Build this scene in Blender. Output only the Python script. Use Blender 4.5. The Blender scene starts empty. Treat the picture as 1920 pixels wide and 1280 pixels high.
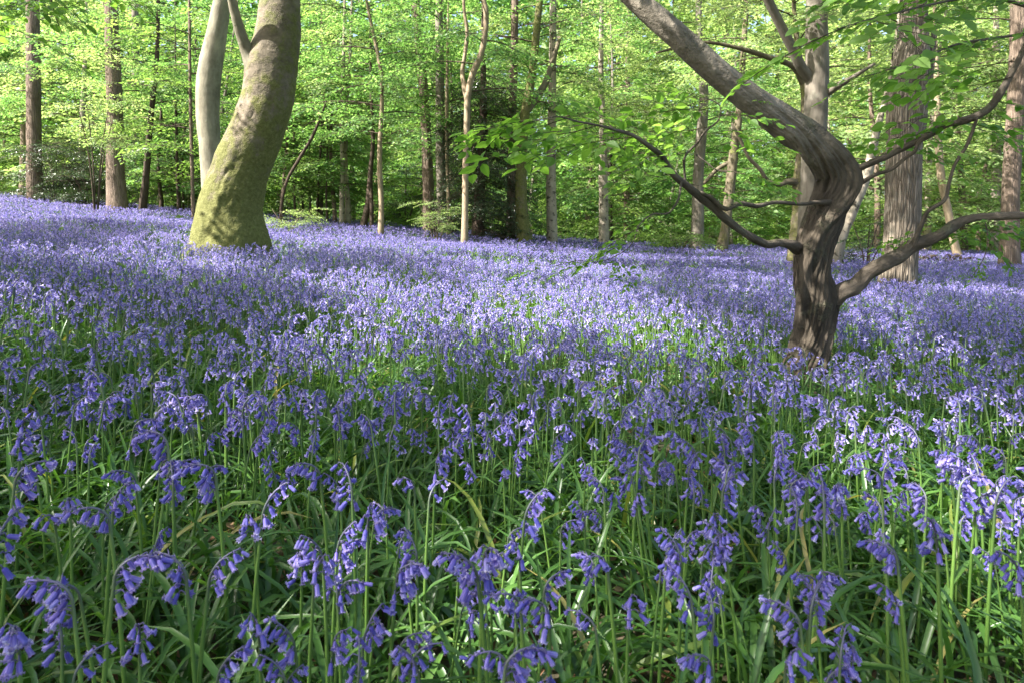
import bpy, math
import numpy as np
from mathutils import Vector, Matrix, Euler

RNG = np.random.default_rng(11)
scene = bpy.context.scene
COL = scene.collection

# ------------------------------------------------------------------ camera
F, CX, HY, ZC = 1280.0, 960.0, 430.0, 0.88      # pixels of a 1920 wide frame
cam = bpy.data.cameras.new('camera')
cam.lens = 24; cam.sensor_width = 36
cam.shift_y = -(640 - HY) / 1920.0
cam.clip_start = 0.02; cam.clip_end = 900
cam.dof.use_dof = True; cam.dof.focus_distance = 2.6; cam.dof.aperture_fstop = 11
camo = bpy.data.objects.new('camera', cam); COL.objects.link(camo)
camo.location = (0, 0, ZC); camo.rotation_euler = (math.pi / 2, 0, 0)
scene.camera = camo

def P(px, py, Y):
    return np.array([(px - CX) / F * Y, Y, ZC - (py - HY) / F * Y])
def topx(x, y, z):
    return CX + F * x / y, HY - F * (z - ZC) / y

def zg(x, y):
    x = np.asarray(x, float); y = np.asarray(y, float)
    xe = np.clip(x, -19, 17); ye = np.clip(y, -3, 24)
    p = .0123 * ye - .0806 * xe
    k = .08
    z = .3 * p + .7 * k * np.log1p(np.exp(np.clip(p / k, -40, 40)))
    z = np.where(p / k > 40, p, z)
    return z + .025 * np.sin(x * 1.3 + .5 * y) * np.sin(y * .9 + 1.) + .012 * np.sin(3.1 * x + 2.) * np.sin(2.7 * y)

# ------------------------------------------------------------------ sun
SUN_AZ, SUN_EL = math.radians(-112), math.radians(47)   # azimuth from +Y, clockwise; negative is to the left
SUN = np.array([math.sin(SUN_AZ) * math.cos(SUN_EL), math.cos(SUN_AZ) * math.cos(SUN_EL), math.sin(SUN_EL)])
w = bpy.data.worlds.new('World'); scene.world = w; w.use_nodes = True
nt = w.node_tree; nt.nodes.clear()
sky = nt.nodes.new('ShaderNodeTexSky'); sky.sky_type = 'NISHITA'; sky.sun_disc = False
sky.sun_elevation = SUN_EL; sky.sun_rotation = SUN_AZ; sky.dust_density = 4.0; sky.ozone_density = .5
bg = nt.nodes.new('ShaderNodeBackground'); bg.inputs[1].default_value = .115
wo = nt.nodes.new('ShaderNodeOutputWorld')
nt.links.new(sky.outputs[0], bg.inputs[0]); nt.links.new(bg.outputs[0], wo.inputs[0])
sl = bpy.data.lights.new('sun', 'SUN'); sl.energy = 5.0; sl.angle = math.radians(.53); sl.color = (1, .955, .89)
so = bpy.data.objects.new('sun', sl); COL.objects.link(so)
so.rotation_euler = Vector(SUN).to_track_quat('Z', 'Y').to_euler(); so.location = (-20, -8, 30)
scene.view_settings.view_transform = 'Standard'; scene.view_settings.look = 'None'
scene.view_settings.gamma = 1; scene.view_settings.exposure = 2.15
scene.render.engine = 'CYCLES'
cy = scene.cycles
cy.max_bounces = 7; cy.diffuse_bounces = 4; cy.glossy_bounces = 2; cy.transmission_bounces = 5
cy.transparent_max_bounces = 4; cy.sample_clamp_indirect = 6; cy.caustics_reflective = False; cy.caustics_refractive = False
cy.use_denoising = True
try:
    cy.denoiser = 'OPENIMAGEDENOISE'; cy.denoising_input_passes = 'RGB_ALBEDO_NORMAL'; cy.denoising_prefilter = 'NONE'
except Exception: pass

# ------------------------------------------------------------------ noise
def _h(i, j, k, s):
    n = (i * 374761393 + j * 668265263 + k * 2147483647 + s * 144665) & 0xffffffff
    n = ((n ^ (n >> 13)) * 1274126177) & 0xffffffff
    n = ((n ^ (n >> 16)) * 2246822519) & 0xffffffff
    return ((n ^ (n >> 15)) & 0xffff) / 32767.5 - 1.0
def vnoise(p, s=0):
    p = np.asarray(p, float); f = np.floor(p).astype(np.int64); u = p - f; u = u * u * (3 - 2 * u)
    r = 0
    for a in (0, 1):
        for b in (0, 1):
            for c in (0, 1):
                wgt = (u[..., 0] if a else 1 - u[..., 0]) * (u[..., 1] if b else 1 - u[..., 1]) * (u[..., 2] if c else 1 - u[..., 2])
                r = r + wgt * _h(f[..., 0] + a, f[..., 1] + b, f[..., 2] + c, s)
    return r
def fbm(p, o=3, s=0):
    r = 0; a = 1.
    for i in range(o):
        r = r + a * vnoise(np.asarray(p) * 2 ** i, s + i * 7); a *= .5
    return r

# ------------------------------------------------------------------ materials
def nodes(name):
    m = bpy.data.materials.new(name); m.use_nodes = True
    t = m.node_tree; t.nodes.clear()
    out = t.nodes.new('ShaderNodeOutputMaterial')
    return m, t, out
def N(t, kind, **kw):
    n = t.nodes.new(kind)
    for k, v in kw.items():
        if k.startswith('i_'): n.inputs[k[2:].replace('_', ' ')].default_value = v
        else: setattr(n, k, v)
    return n
def ramp(t, fac, stops):
    r = t.nodes.new('ShaderNodeValToRGB'); e = r.color_ramp.elements
    while len(e) < len(stops): e.new(.5)
    for el, (pos, c) in zip(e, stops): el.position = pos; el.color = (*c, 1)
    t.links.new(fac, r.inputs[0]); return r.outputs[0]
def mixc(t, fac, a, b, mode='MIX'):
    n = t.nodes.new('ShaderNodeMix'); n.data_type = 'RGBA'; n.blend_type = mode
    for s, v in ((n.inputs[0], fac), (n.inputs[6], a), (n.inputs[7], b)):
        if isinstance(v, bpy.types.NodeSocket): t.links.new(v, s)
        elif isinstance(v, (int, float)): s.default_value = v
        else: s.default_value = (*v, 1)
    return n.outputs[2]
def math_(t, op, a, b=None, c=None, clamp=False):
    n = t.nodes.new('ShaderNodeMath'); n.operation = op; n.use_clamp = clamp
    for s, v in zip(n.inputs, (a, b, c)):
        if v is None: continue
        if isinstance(v, bpy.types.NodeSocket): t.links.new(v, s)
        else: s.default_value = v
    return n.outputs[0]
def attr(t, name, out='Fac'):
    n = t.nodes.new('ShaderNodeAttribute'); n.attribute_name = name; return n.outputs[out]

def leaf_mat(name, stops, trans=.5, tcol=(1.1, 1.05, .72), rough=.45, spec=.35, tboost=1.9):
    m, t, out = nodes(name)
    v = attr(t, 'var')
    c = ramp(t, v, stops)
    b = N(t, 'ShaderNodeBsdfPrincipled', i_Roughness=rough)
    b.inputs['Specular IOR Level'].default_value = spec
    t.links.new(c, b.inputs['Base Color'])
    tr = t.nodes.new('ShaderNodeBsdfTranslucent')
    tc = mixc(t, 1.0, c, tuple(x * tboost for x in tcol), 'MULTIPLY')
    t.links.new(tc, tr.inputs[0])
    mx = t.nodes.new('ShaderNodeMixShader'); mx.inputs[0].default_value = trans
    t.links.new(b.outputs[0], mx.inputs[1]); t.links.new(tr.outputs[0], mx.inputs[2])
    t.links.new(mx.outputs[0], out.inputs[0])
    return m

def bark_mat(name, dark, light, scale=(14, 14, 3), bump=.5, moss=0., blotch=0., fiss=0., lichen=0., limb=None):
    m, t, out = nodes(name)
    bk = attr(t, 'bk', 'Vector')
    mp = N(t, 'ShaderNodeMapping'); mp.inputs['Scale'].default_value = scale; t.links.new(bk, mp.inputs[0])
    n1 = N(t, 'ShaderNodeTexNoise', i_Scale=1.0, i_Detail=6.0, i_Roughness=.65); t.links.new(mp.outputs[0], n1.inputs['Vector'])
    n2 = N(t, 'ShaderNodeTexNoise', i_Scale=2.2, i_Detail=4.0, i_Roughness=.6); t.links.new(bk, n2.inputs['Vector'])
    c = ramp(t, n1.outputs[0], [(.3, dark), (.7, light)])
    big = ramp(t, n2.outputs[0], [(.35, (.62, .62, .6)), (.65, (1.15, 1.12, 1.08))])
    c = mixc(t, .8, c, big, 'MULTIPLY')
    h = n1.outputs[0]
    if limb:  # limb bark is smoother; its paler grey also carries the light there
        mpl = N(t, 'ShaderNodeMapping'); mpl.inputs['Scale'].default_value = (12, 12, 9); t.links.new(bk, mpl.inputs[0])
        nl = N(t, 'ShaderNodeTexNoise', i_Scale=1.0, i_Detail=6.0, i_Roughness=.65); t.links.new(mpl.outputs[0], nl.inputs['Vector'])
        f = ramp(t, attr(t, 'tt'), [(.27, (0, 0, 0)), (.40, (1, 1, 1))])
        c = mixc(t, f, c, mixc(t, .7, ramp(t, nl.outputs[0], [(.32, limb[0]), (.68, limb[1])]), big, 'MULTIPLY'))
        hm = N(t, 'ShaderNodeMix'); t.links.new(f, hm.inputs[0]); t.links.new(h, hm.inputs[2]); t.links.new(nl.outputs[0], hm.inputs[3]); h = hm.outputs[0]
    if fiss > 0:
        mp2 = N(t, 'ShaderNodeMapping'); mp2.inputs['Scale'].default_value = (scale[0] * 2.2, scale[1] * 2.2, scale[2] * .9); t.links.new(bk, mp2.inputs[0])
        wv = N(t, 'ShaderNodeTexVoronoi', feature='DISTANCE_TO_EDGE', i_Scale=1.0)
        wp = mixc(t, .25, mp2.outputs[0], n2.outputs['Color'], 'ADD'); t.links.new(wp, wv.inputs['Vector'])
        f = ramp(t, wv.outputs['Distance'], [(.0, (0, 0, 0)), (.22, (1, 1, 1))])
        c = mixc(t, fiss, c, mixc(t, 1., c, mixc(t, f, (.28, .26, .24), (1, 1, 1)), 'MULTIPLY'))
        h = math_(t, 'ADD', math_(t, 'MULTIPLY', h, .4), f)
    if blotch > 0:
        mp3 = N(t, 'ShaderNodeMapping'); mp3.inputs['Scale'].default_value = (7, 7, 9); t.links.new(bk, mp3.inputs[0])
        n3 = N(t, 'ShaderNodeTexNoise', i_Scale=1.0, i_Detail=3.0, i_Roughness=.6); t.links.new(mp3.outputs[0], n3.inputs['Vector'])
        f = ramp(t, n3.outputs[0], [(.56, (0, 0, 0)), (.64, (1, 1, 1))])
        c = mixc(t, math_(t, 'MULTIPLY', f, blotch), c, (.035, .028, .02))
    if lichen > 0:
        n5 = N(t, 'ShaderNodeTexNoise', i_Scale=5.0, i_Detail=5.0, i_Roughness=.7); t.links.new(bk, n5.inputs['Vector'])
        f = ramp(t, n5.outputs[0], [(.55, (0, 0, 0)), (.68, (1, 1, 1))])
        c = mixc(t, math_(t, 'MULTIPLY', f, lichen), c, (.34, .34, .27))
    if moss > 0:
        ms = attr(t, 'moss')
        n4 = N(t, 'ShaderNodeTexNoise', i_Scale=5.0, i_Detail=7.0, i_Roughness=.7); t.links.new(bk, n4.inputs['Vector'])
        n6 = N(t, 'ShaderNodeTexNoise', i_Scale=28.0, i_Detail=4.0, i_Roughness=.7); t.links.new(bk, n6.inputs['Vector'])
        k = math_(t, 'ADD', ms, math_(t, 'MULTIPLY', math_(t, 'SUBTRACT', n4.outputs[0], .5), 2.6))
        f = ramp(t, k, [(.36, (0, 0, 0)), (.75, (1, 1, 1))])
        mc = ramp(t, n6.outputs[0], [(.3, (.080, .082, .022)), (.55, (.135, .137, .045)), (.75, (.195, .195, .085))])
        c = mixc(t, math_(t, 'MULTIPLY', f, moss), c, mc)
        h = math_(t, 'ADD', h, math_(t, 'MULTIPLY', math_(t, 'MULTIPLY', f, n6.outputs[0]), 1.2))
    b = N(t, 'ShaderNodeBsdfPrincipled', i_Roughness=.85); b.inputs['Specular IOR Level'].default_value = .2
    t.links.new(c, b.inputs['Base Color'])
    bp = N(t, 'ShaderNodeBump', i_Strength=bump, i_Distance=.035); t.links.new(h, bp.inputs['Height'])
    t.links.new(bp.outputs[0], b.inputs['Normal']); t.links.new(b.outputs[0], out.inputs[0])
    return m

M = {}
G1 = [(0, (.050, .125, .032)), (.45, (.096, .205, .058)), (.8, (.158, .285, .088)), (1, (.28, .39, .18))]
G2 = [(0, (.060, .125, .026)), (.5, (.10, .185, .042)), (1, (.19, .28, .09))]
G3 = [(0, (.108, .180, .055)), (.5, (.185, .275, .10)), (1, (.33, .41, .20))]
M['leaf_a'] = leaf_mat('beech_leaf_spring', G1)
M['leaf_b'] = leaf_mat('leaf_mid_green', G2)
M['leaf_c'] = leaf_mat('leaf_yellow_green', G3)  # palest leaf; on sunlit foliage its tone stands in for light
M['leaf_near'] = leaf_mat('hornbeam_leaf', [(0, (.06, .14, .02)), (.5, (.105, .215, .032)), (1, (.18, .30, .07))], trans=.55, rough=.5, spec=.35)
M['leaf_dark'] = leaf_mat('dark_evergreen_leaf', [(0, (.010, .026, .008)), (.7, (.022, .05, .014)), (1, (.05, .09, .03))], trans=.12, rough=.3, spec=.5)
M['leaf_holly'] = leaf_mat('holly_leaf', [(0, (.014, .036, .010)), (.7, (.03, .07, .018)), (1, (.08, .13, .05))], trans=.15, rough=.3, spec=.5)
M['strap'] = leaf_mat('bluebell_leaf', [(0, (.030, .080, .017)), (.45, (.062, .145, .029)), (.85, (.108, .21, .045)), (.93, (.22, .26, .05)), (1, (.32, .27, .09))], trans=.32, tcol=(1.1, 1.15, .5), rough=.36, spec=.5)
M['grass'] = leaf_mat('grass_blade', [(0, (.10, .20, .02)), (1, (.20, .30, .05))], trans=.4)
M['litter'] = leaf_mat('dead_leaf', [(0, (.07, .035, .018)), (.5, (.17, .09, .045)), (1, (.34, .22, .13))], trans=.12, tcol=(1, .7, .4), rough=.7, spec=.2)

def stem_mat():
    m, t, out = nodes('bluebell_stem')
    c = ramp(t, attr(t, 'tt'), [(0, (.10, .20, .034)), (.6, (.095, .175, .038)), (.78, (.065, .085, .06)), (1, (.10, .08, .22))])
    v = ramp(t, attr(t, 'var'), [(0, (.75, .8, .7)), (1, (1.2, 1.15, 1.1))])
    c = mixc(t, 1, c, v, 'MULTIPLY')
    b = N(t, 'ShaderNodeBsdfPrincipled', i_Roughness=.45); t.links.new(c, b.inputs['Base Color'])
    b.inputs['Subsurface Weight'].default_value = 0.0
    t.links.new(b.outputs[0], out.inputs[0]); return m
M['stem'] = stem_mat()
def bell_mat():
    m, t, out = nodes('bluebell_petal')
    oi = t.nodes.new('ShaderNodeObjectInfo')
    v = math_(t, 'FRACT', math_(t, 'ADD', attr(t, 'var'), oi.outputs['Random']))
    base = ramp(t, v, [(0, (.150, .145, .44)), (.3, (.215, .195, .51)), (.6, (.295, .240, .54)), (.85, (.37, .325, .63)), (1, (.54, .50, .77))])
    tt = attr(t, 'tt')
    tipc = ramp(t, tt, [(0, (.72, .66, .92)), (.35, (.85, .84, 1.0)), (.72, (1.0, 1.02, 1.0)), (.9, (1.35, 1.4, 1.15)), (1, (1.8, 1.85, 1.35))])
    c = mixc(t, 1, base, tipc, 'MULTIPLY')
    # darker midrib along each of the six petals
    rb = attr(t, 'rib')
    c = mixc(t, math_(t, 'MULTIPLY', rb, .5), c, (.09, .075, .44))
    b = N(t, 'ShaderNodeBsdfPrincipled', i_Roughness=.5); b.inputs['Specular IOR Level'].default_value = .3
    b.inputs['Sheen Weight'].default_value = .08
    t.links.new(c, b.inputs['Base Color'])
    tr = t.nodes.new('ShaderNodeBsdfTranslucent'); t.links.new(mixc(t, 1, c, (1.35, 1.25, 1.25), 'MULTIPLY'), tr.inputs[0])
    mx = t.nodes.new('ShaderNodeMixShader'); mx.inputs[0].default_value = .4
    t.links.new(b.outputs[0], mx.inputs[1]); t.links.new(tr.outputs[0], mx.inputs[2]); t.links.new(mx.outputs[0], out.inputs[0])
    return m
M['bell'] = bell_mat()
M['beech'] = bark_mat('mossy_beech_bark', (.095, .080, .058), (.225, .19, .145), (9, 9, 12), .55, moss=1., lichen=.4)
M['palebeech'] = bark_mat('pale_smooth_bark', (.15, .135, .10), (.31, .29, .22), (8, 8, 3), .35, moss=.6, lichen=.4)
M['hornbeam'] = bark_mat('fluted_hornbeam_bark', (.016, .013, .009), (.115, .094, .071), (34, 34, 3.6), 1.0, moss=.45, lichen=.2, limb=((.10, .087, .067), (.235, .207, .165)))  # limb paler than trunk: light above and shade below put into the colour
M['limb'] = bark_mat('hornbeam_limb_bark', (.055, .046, .036), (.17, .14, .11), (26, 26, 9), .6, moss=.7, lichen=.3)
M['oak'] = bark_mat('oak_bark', (.155, .125, .095), (.31, .265, .21), (16, 16, 3.6), .8, fiss=.65, lichen=.25)
M['brown'] = bark_mat('brown_bark', (.125, .092, .070), (.27, .21, .165), (16, 16, 3), .6, fiss=.3)
M['grey'] = bark_mat('grey_bark', (.115, .10, .08), (.24, .212, .175), (12, 12, 3), .5, lichen=.3)
M['dark'] = bark_mat('dark_bark', (.035, .026, .02), (.095, .07, .052), (16, 16, 4), .6)
M['birch'] = bark_mat('blotched_pale_bark', (.24, .205, .16), (.42, .37, .30), (10, 10, 6), .4, blotch=.85)
M['hazel'] = bark_mat('pale_hazel_bark', (.20, .155, .105), (.36, .29, .20), (20, 20, 6), .3)
M['mossy'] = bark_mat('green_mossy_bark', (.09, .075, .05), (.20, .17, .12), (12, 12, 4), .6, moss=1.)
M['twig'] = bark_mat('twig_bark', (.05, .038, .028), (.13, .10, .075), (30, 30, 12), .3)

def ground_mat():
    m, t, out = nodes('woodland_soil')
    g = t.nodes.new('ShaderNodeNewGeometry')
    a = N(t, 'ShaderNodeTexNoise', i_Scale=14., i_Detail=8., i_Roughness=.7); t.links.new(g.outputs['Position'], a.inputs['Vector'])
    b2 = N(t, 'ShaderNodeTexNoise', i_Scale=.35, i_Detail=4.); t.links.new(g.outputs['Position'], b2.inputs['Vector'])
    c = ramp(t, a.outputs[0], [(.3, (.03, .02, .013)), (.5, (.085, .055, .034)), (.7, (.17, .11, .068))])
    gr = ramp(t, a.outputs[0], [(.3, (.016, .036, .009)), (.7, (.05, .10, .025))])
    f = ramp(t, b2.outputs[0], [(.4, (0, 0, 0)), (.6, (1, 1, 1))])
    c = mixc(t, f, c, gr)
    b = N(t, 'ShaderNodeBsdfPrincipled', i_Roughness=.95); t.links.new(c, b.inputs['Base Color'])
    bp = N(t, 'ShaderNodeBump', i_Strength=.8, i_Distance=.03); t.links.new(a.outputs[0], bp.inputs['Height'])
    t.links.new(bp.outputs[0], b.inputs['Normal']); t.links.new(b.outputs[0], out.inputs[0]); return m
M['ground'] = ground_mat()

# ------------------------------------------------------------------ geometry collector
ATTRS = ('var', 'tt', 'rib', 'moss')
class Geo:
    def __init__(s): s.V = []; s.Q = []; s.T = []; s.qm = []; s.tm = []; s.n = 0; s.A = {k: [] for k in ATTRS}; s.B = []
    def add(s, V, Q=None, T=None, m=0, bk=None, **kw):
        V = np.asarray(V, np.float32).reshape(-1, 3); n = len(V)
        s.V.append(V)
        if Q is not None and len(Q):
            Q = np.asarray(Q, np.int32).reshape(-1, 4); s.Q.append(Q + s.n); s.qm.append(np.broadcast_to(np.asarray(m if np.isscalar(m) else m[0], np.int32), (len(Q),)))
        if T is not None and len(T):
            T = np.asarray(T, np.int32).reshape(-1, 3); s.T.append(T + s.n); s.tm.append(np.broadcast_to(np.asarray(m if np.isscalar(m) else m[1], np.int32), (len(T),)))
        for k in ATTRS:
            s.A[k].append(np.broadcast_to(np.asarray(kw.get(k, 0.), np.float32), (n,)))
        s.B.append(np.zeros((n, 3), np.float32) if bk is None else np.asarray(bk, np.float32))
        s.n += n
    def build(s, name, mats, parent=None, loc=None, smooth=True, link=True):
        me = bpy.data.meshes.new(name)
        V = np.concatenate(s.V); Q = np.concatenate(s.Q) if s.Q else np.zeros((0, 4), np.int32); T = np.concatenate(s.T) if s.T else np.zeros((0, 3), np.int32)
        if loc is not None: V = V - np.asarray(loc, np.float32)
        me.vertices.add(len(V)); me.vertices.foreach_set('co', V.ravel())
        me.loops.add(Q.size + T.size); me.loops.foreach_set('vertex_index', np.concatenate([Q.ravel(), T.ravel()]))
        me.polygons.add(len(Q) + len(T))
        st = np.concatenate([np.arange(len(Q)) * 4, Q.size + np.arange(len(T)) * 3]).astype(np.int32)
        me.polygons.foreach_set('loop_start', st)
        for mm in mats: me.materials.append(mm)
        me.polygons.foreach_set('material_index', np.concatenate(s.qm + s.tm).astype(np.int32))
        me.polygons.foreach_set('use_smooth', np.full(len(st), smooth, bool))
        for k in ATTRS:
            a = np.concatenate(s.A[k])
            if a.any(): me.attributes.new(k, 'FLOAT', 'POINT').data.foreach_set('value', a)
        b = np.concatenate(s.B)
        if b.any(): me.attributes.new('bk', 'FLOAT_VECTOR', 'POINT').data.foreach_set('vector', b.ravel())
        me.update(calc_edges=True)
        o = bpy.data.objects.new(name, me)
        if link: COL.objects.link(o)
        if parent is not None: o.parent = parent
        elif loc is not None: o.location = tuple(float(v) for v in loc)
        return o

def tag(o, label, cat, group=None, kind=None):
    if label: o['label'] = label
    if cat: o['category'] = cat
    if group: o['group'] = group
    if kind: o['kind'] = kind
    return o
def empty(name, loc):
    o = bpy.data.objects.new(name, None); COL.objects.link(o); o.location = tuple(float(v) for v in loc); o.empty_display_size = .2; return o

def resample(Pt, r, ds):
    Pt = np.asarray(Pt, float); r = np.asarray(r, float)
    if len(Pt) < 2: return Pt, r
    d = np.r_[0, np.cumsum(np.linalg.norm(np.diff(Pt, axis=0), axis=1))]
    n = max(2, int(d[-1] / ds) + 1); s = np.linspace(0, d[-1], n)
    tg = np.gradient(Pt, d, axis=0)
    i = np.clip(np.searchsorted(d, s, side='right') - 1, 0, len(d) - 2)
    h = (d[i + 1] - d[i])[:, None]; u = ((s - d[i]) / (d[i + 1] - d[i]))[:, None]
    h00 = 2 * u ** 3 - 3 * u ** 2 + 1; h10 = u ** 3 - 2 * u ** 2 + u; h01 = -2 * u ** 3 + 3 * u ** 2; h11 = u ** 3 - u ** 2
    Q = h00 * Pt[i] + h10 * h * tg[i] + h01 * Pt[i + 1] + h11 * h * tg[i + 1]
    return Q, np.interp(s, d, r)
def frames(Pt):
    T = np.gradient(Pt, axis=0); T /= np.linalg.norm(T, axis=1)[:, None] + 1e-9
    Nn = np.zeros_like(Pt); a = np.array([1., 0, 0]) if abs(T[0][0]) < .9 else np.array([0, 1., 0])
    n = a - T[0] * a.dot(T[0]); n /= np.linalg.norm(n)
    for i in range(len(Pt)):
        n = n - T[i] * n.dot(T[i]); n /= np.linalg.norm(n) + 1e-9; Nn[i] = n
    return T, Nn, np.cross(T, Nn)
def tube(g, Pt, r, nseg=8, ds=None, prof=None, m=0, moss=None, var=0., cap=True, tt=None):
    if ds: Pt, r = resample(Pt, r, ds)
    Pt = np.asarray(Pt, float); r = np.asarray(r, float); n = len(Pt)
    T, A, B = frames(Pt)
    th = np.arange(nseg) * 2 * np.pi / nseg
    s = np.r_[0, np.cumsum(np.linalg.norm(np.diff(Pt, axis=0), axis=1))]
    C, S = np.cos(th)[None, :, None], np.sin(th)[None, :, None]
    dirv = C * A[:, None] + S * B[:, None]
    rad = np.repeat(r[:, None], nseg, 1)
    V = Pt[:, None] + rad[..., None] * dirv
    if prof is not None:
        rad = rad * prof(th[None, :], s[:, None], V, dirv)
        V = Pt[:, None] + rad[..., None] * dirv
    bk = np.stack([np.cos(th)[None] * r[:, None], np.sin(th)[None] * r[:, None], np.repeat(s[:, None], nseg, 1)], -1)
    i = np.arange(n - 1)[:, None] * nseg; j = np.arange(nseg)[None]; j2 = (j + 1) % nseg
    Q = np.stack([i + j, i + j2, i + nseg + j2, i + nseg + j], -1).reshape(-1, 4)
    ms = 0. if moss is None else moss(V, dirv, s[:, None]).reshape(-1)
    Tt = None
    V = V.reshape(-1, 3); bk = bk.reshape(-1, 3)
    ttv = 0. if tt is None else np.repeat(np.asarray(tt(s / s[-1])), nseg)
    if cap:
        V = np.vstack([V, Pt[-1] + T[-1] * r[-1] * .4]); bk = np.vstack([bk, [0, 0, s[-1]]])
        a = (n - 1) * nseg + np.arange(nseg); Tt = np.stack([a, np.roll(a, -1), np.full(nseg, n * nseg)], -1)
        if not np.isscalar(ms): ms = np.r_[ms, ms[-1]]
        if not np.isscalar(ttv): ttv = np.r_[ttv, ttv[-1]]
    g.add(V, Q, Tt, m, bk=bk, moss=ms, var=var, tt=ttv)
    return Pt, r

# ------------------------------------------------------------------ leaf sprays
def nrm(v): return v / (np.linalg.norm(v, axis=-1, keepdims=True) + 1e-9)
def leaf_frames(n, rng, tilt=.45):
    return nrm(np.stack([rng.normal(0, tilt, n), rng.normal(0, tilt, n), np.ones(n)], -1))
def leaves_simple(base, d, nn, L, wd):
    """diamond leaves: base, left, tip, right"""
    side = nrm(np.cross(nn, d)); L = L[:, None]; mid = base + d * L * .46
    z = nn * L * .07
    V = np.stack([base, mid + side * L * wd + z, base + d * L - z, mid - side * L * wd + z], 1)
    n = len(base); Q = np.arange(4 * n).reshape(n, 4)
    return V.reshape(-1, 3), Q
def leaves_full(base, d, nn, L, wd):
    side = nrm(np.cross(nn, d)); L = L[:, None]
    up = nn * L
    def at(t, w_, h): return base + d * L * t + side * L * w_ + up * h
    V = np.stack([at(0, 0, 0), at(.33, 0, -.01), at(.68, 0, -.03), at(1, 0, -.10),
                  at(.22, wd * .8, .05), at(.5, wd, .06), at(.8, wd * .62, .0),
                  at(.22, -wd * .8, .05), at(.5, -wd, .06), at(.8, -wd * .62, .0)], 1)
    n = len(base); o = (np.arange(n) * 10)[:, None]
    Q = np.concatenate([o + np.array([[1, 2, 5, 4]]), o + np.array([[2, 1, 7, 8]])], 0)
    T = np.concatenate([o + np.array(x) for x in ([[0, 1, 4]], [[1, 0, 7]], [[2, 6, 5]], [[2, 3, 6]], [[2, 8, 9]], [[2, 9, 3]])], 0)
    return V.reshape(-1, 3), Q, T

def spray_tmpl(rng, leaf=.08, step=.085, full=False, tilt=.4, twig_r=.003, wd=.31, ragged=.25):
    """planar beech-like spray along +X, length about 1"""
    base = []; dirs = []; segs = []
    def droop(p): return np.array([p[0], p[1], p[2] - .16 * p[0] ** 2 - .22 * p[1] ** 2])
    main = [np.array([t, .05 * math.sin(3 * t + rng.uniform(0, 6)), 0]) for t in np.linspace(0, 1, 6)]
    segs.append([droop(p) for p in main])
    sgn = 1
    twigs = [(np.array([0., 0, 0]), np.array([1., 0, 0]), 1.0, .3)]
    for t in np.arange(.12, .97, .13):
        sgn = -sgn
        a = sgn * rng.uniform(.6, 1.0); l = rng.uniform(.3, .6) * (1 - .65 * t)
        d = np.array([math.cos(a), math.sin(a), 0.])
        twigs.append((np.array([t, 0, 0]), d, l, 0.)); segs.append([droop(np.array([t, 0, 0]) + d * l * q) for q in (0, .5, 1)])
    for o, d, l, t0 in twigs:
        s = t0
        k = 1
        while s < l:
            k = -k; s += step * rng.uniform(.7, 1.35)
            if rng.random() < ragged: continue
            a = math.atan2(d[1], d[0]) + k * rng.uniform(.5, 1.1)
            p = o + d * min(s, l)
            base.append(droop(p) + np.array([0, 0, rng.normal(0, .015)])); dirs.append([math.cos(a), math.sin(a), rng.normal(-.15, .25)])
    base = np.array(base); dirs = nrm(np.array(dirs)); n = len(base)
    L = leaf * rng.uniform(.65, 1.25, n)
    nn = leaf_frames(n, rng, tilt)
    g = dict(rng=rng)
    if full: V, Q, T = leaves_full(base, dirs, nn, L, wd); k = 10
    else: V, Q = leaves_simple(base, dirs, nn, L, wd); T = np.zeros((0, 3), int); k = 4
    var = np.repeat(np.clip(rng.normal(.5, .22, n), 0, 1), k)
    # twigs: three sided
    tg = Geo()
    for i, sg in enumerate(segs):
        r0 = twig_r * (1.6 if i == 0 else 1)
        tube(tg, np.array(sg), np.linspace(r0, r0 * .4, len(sg)), 3, cap=False)
    return dict(V=V, Q=Q, T=T, var=var, tV=np.concatenate(tg.V), tQ=np.concatenate(tg.Q), tb=np.concatenate(tg.B))

def rotm(yaw, pitch, roll):
    cy_, sy = np.cos(yaw), np.sin(yaw); cp, sp = np.cos(pitch), np.sin(pitch); cr, sr = np.cos(roll), np.sin(roll)
    z = np.zeros_like(yaw); o = np.ones_like(yaw)
    Rz = np.stack([cy_, -sy, z, sy, cy_, z, z, z, o], -1).reshape(-1, 3, 3)
    Ry = np.stack([cp, z, sp, z, o, z, -sp, z, cp], -1).reshape(-1, 3, 3)
    Rx = np.stack([o, z, z, z, cr, -sr, z, sr, cr], -1).reshape(-1, 3, 3)
    return Rz @ Ry @ Rx
def stamp(g, tm, pos, yaw, pitch, roll, sc, rng, m=(0, 1), twigs=True, vj=.14):
    M_ = rotm(yaw, pitch, roll) * sc[:, None, None]
    k = len(pos)
    def put(V): return (np.einsum('kij,vj->kvi', M_, V) + pos[:, None]).reshape(-1, 3)
    nv = len(tm['V']); off = (np.arange(k) * nv)[:, None, None]
    var = np.clip(tm['var'][None] + rng.normal(0, vj, (k, 1)), 0, 1).reshape(-1)
    g.add(put(tm['V']), (tm['Q'][None] + off).reshape(-1, 4), (tm['T'][None] + off).reshape(-1, 3), m[0], var=var)
    if twigs:
        nv = len(tm['tV']); off = (np.arange(k) * nv)[:, None, None]
        g.add(put(tm['tV']), (tm['tQ'][None] + off).reshape(-1, 4), None, m[1], bk=np.tile(tm['tb'], (k, 1)))
def stamp_many(g, tms, pos, yaw, pitch, roll, sc, rng, **kw):
    pos = np.asarray(pos); which = rng.integers(0, len(tms), len(pos))
    for i, tm in enumerate(tms):
        k = which == i
        if k.any(): stamp(g, tm, pos[k], yaw[k], pitch[k], roll[k], sc[k], rng, **kw)

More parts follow.
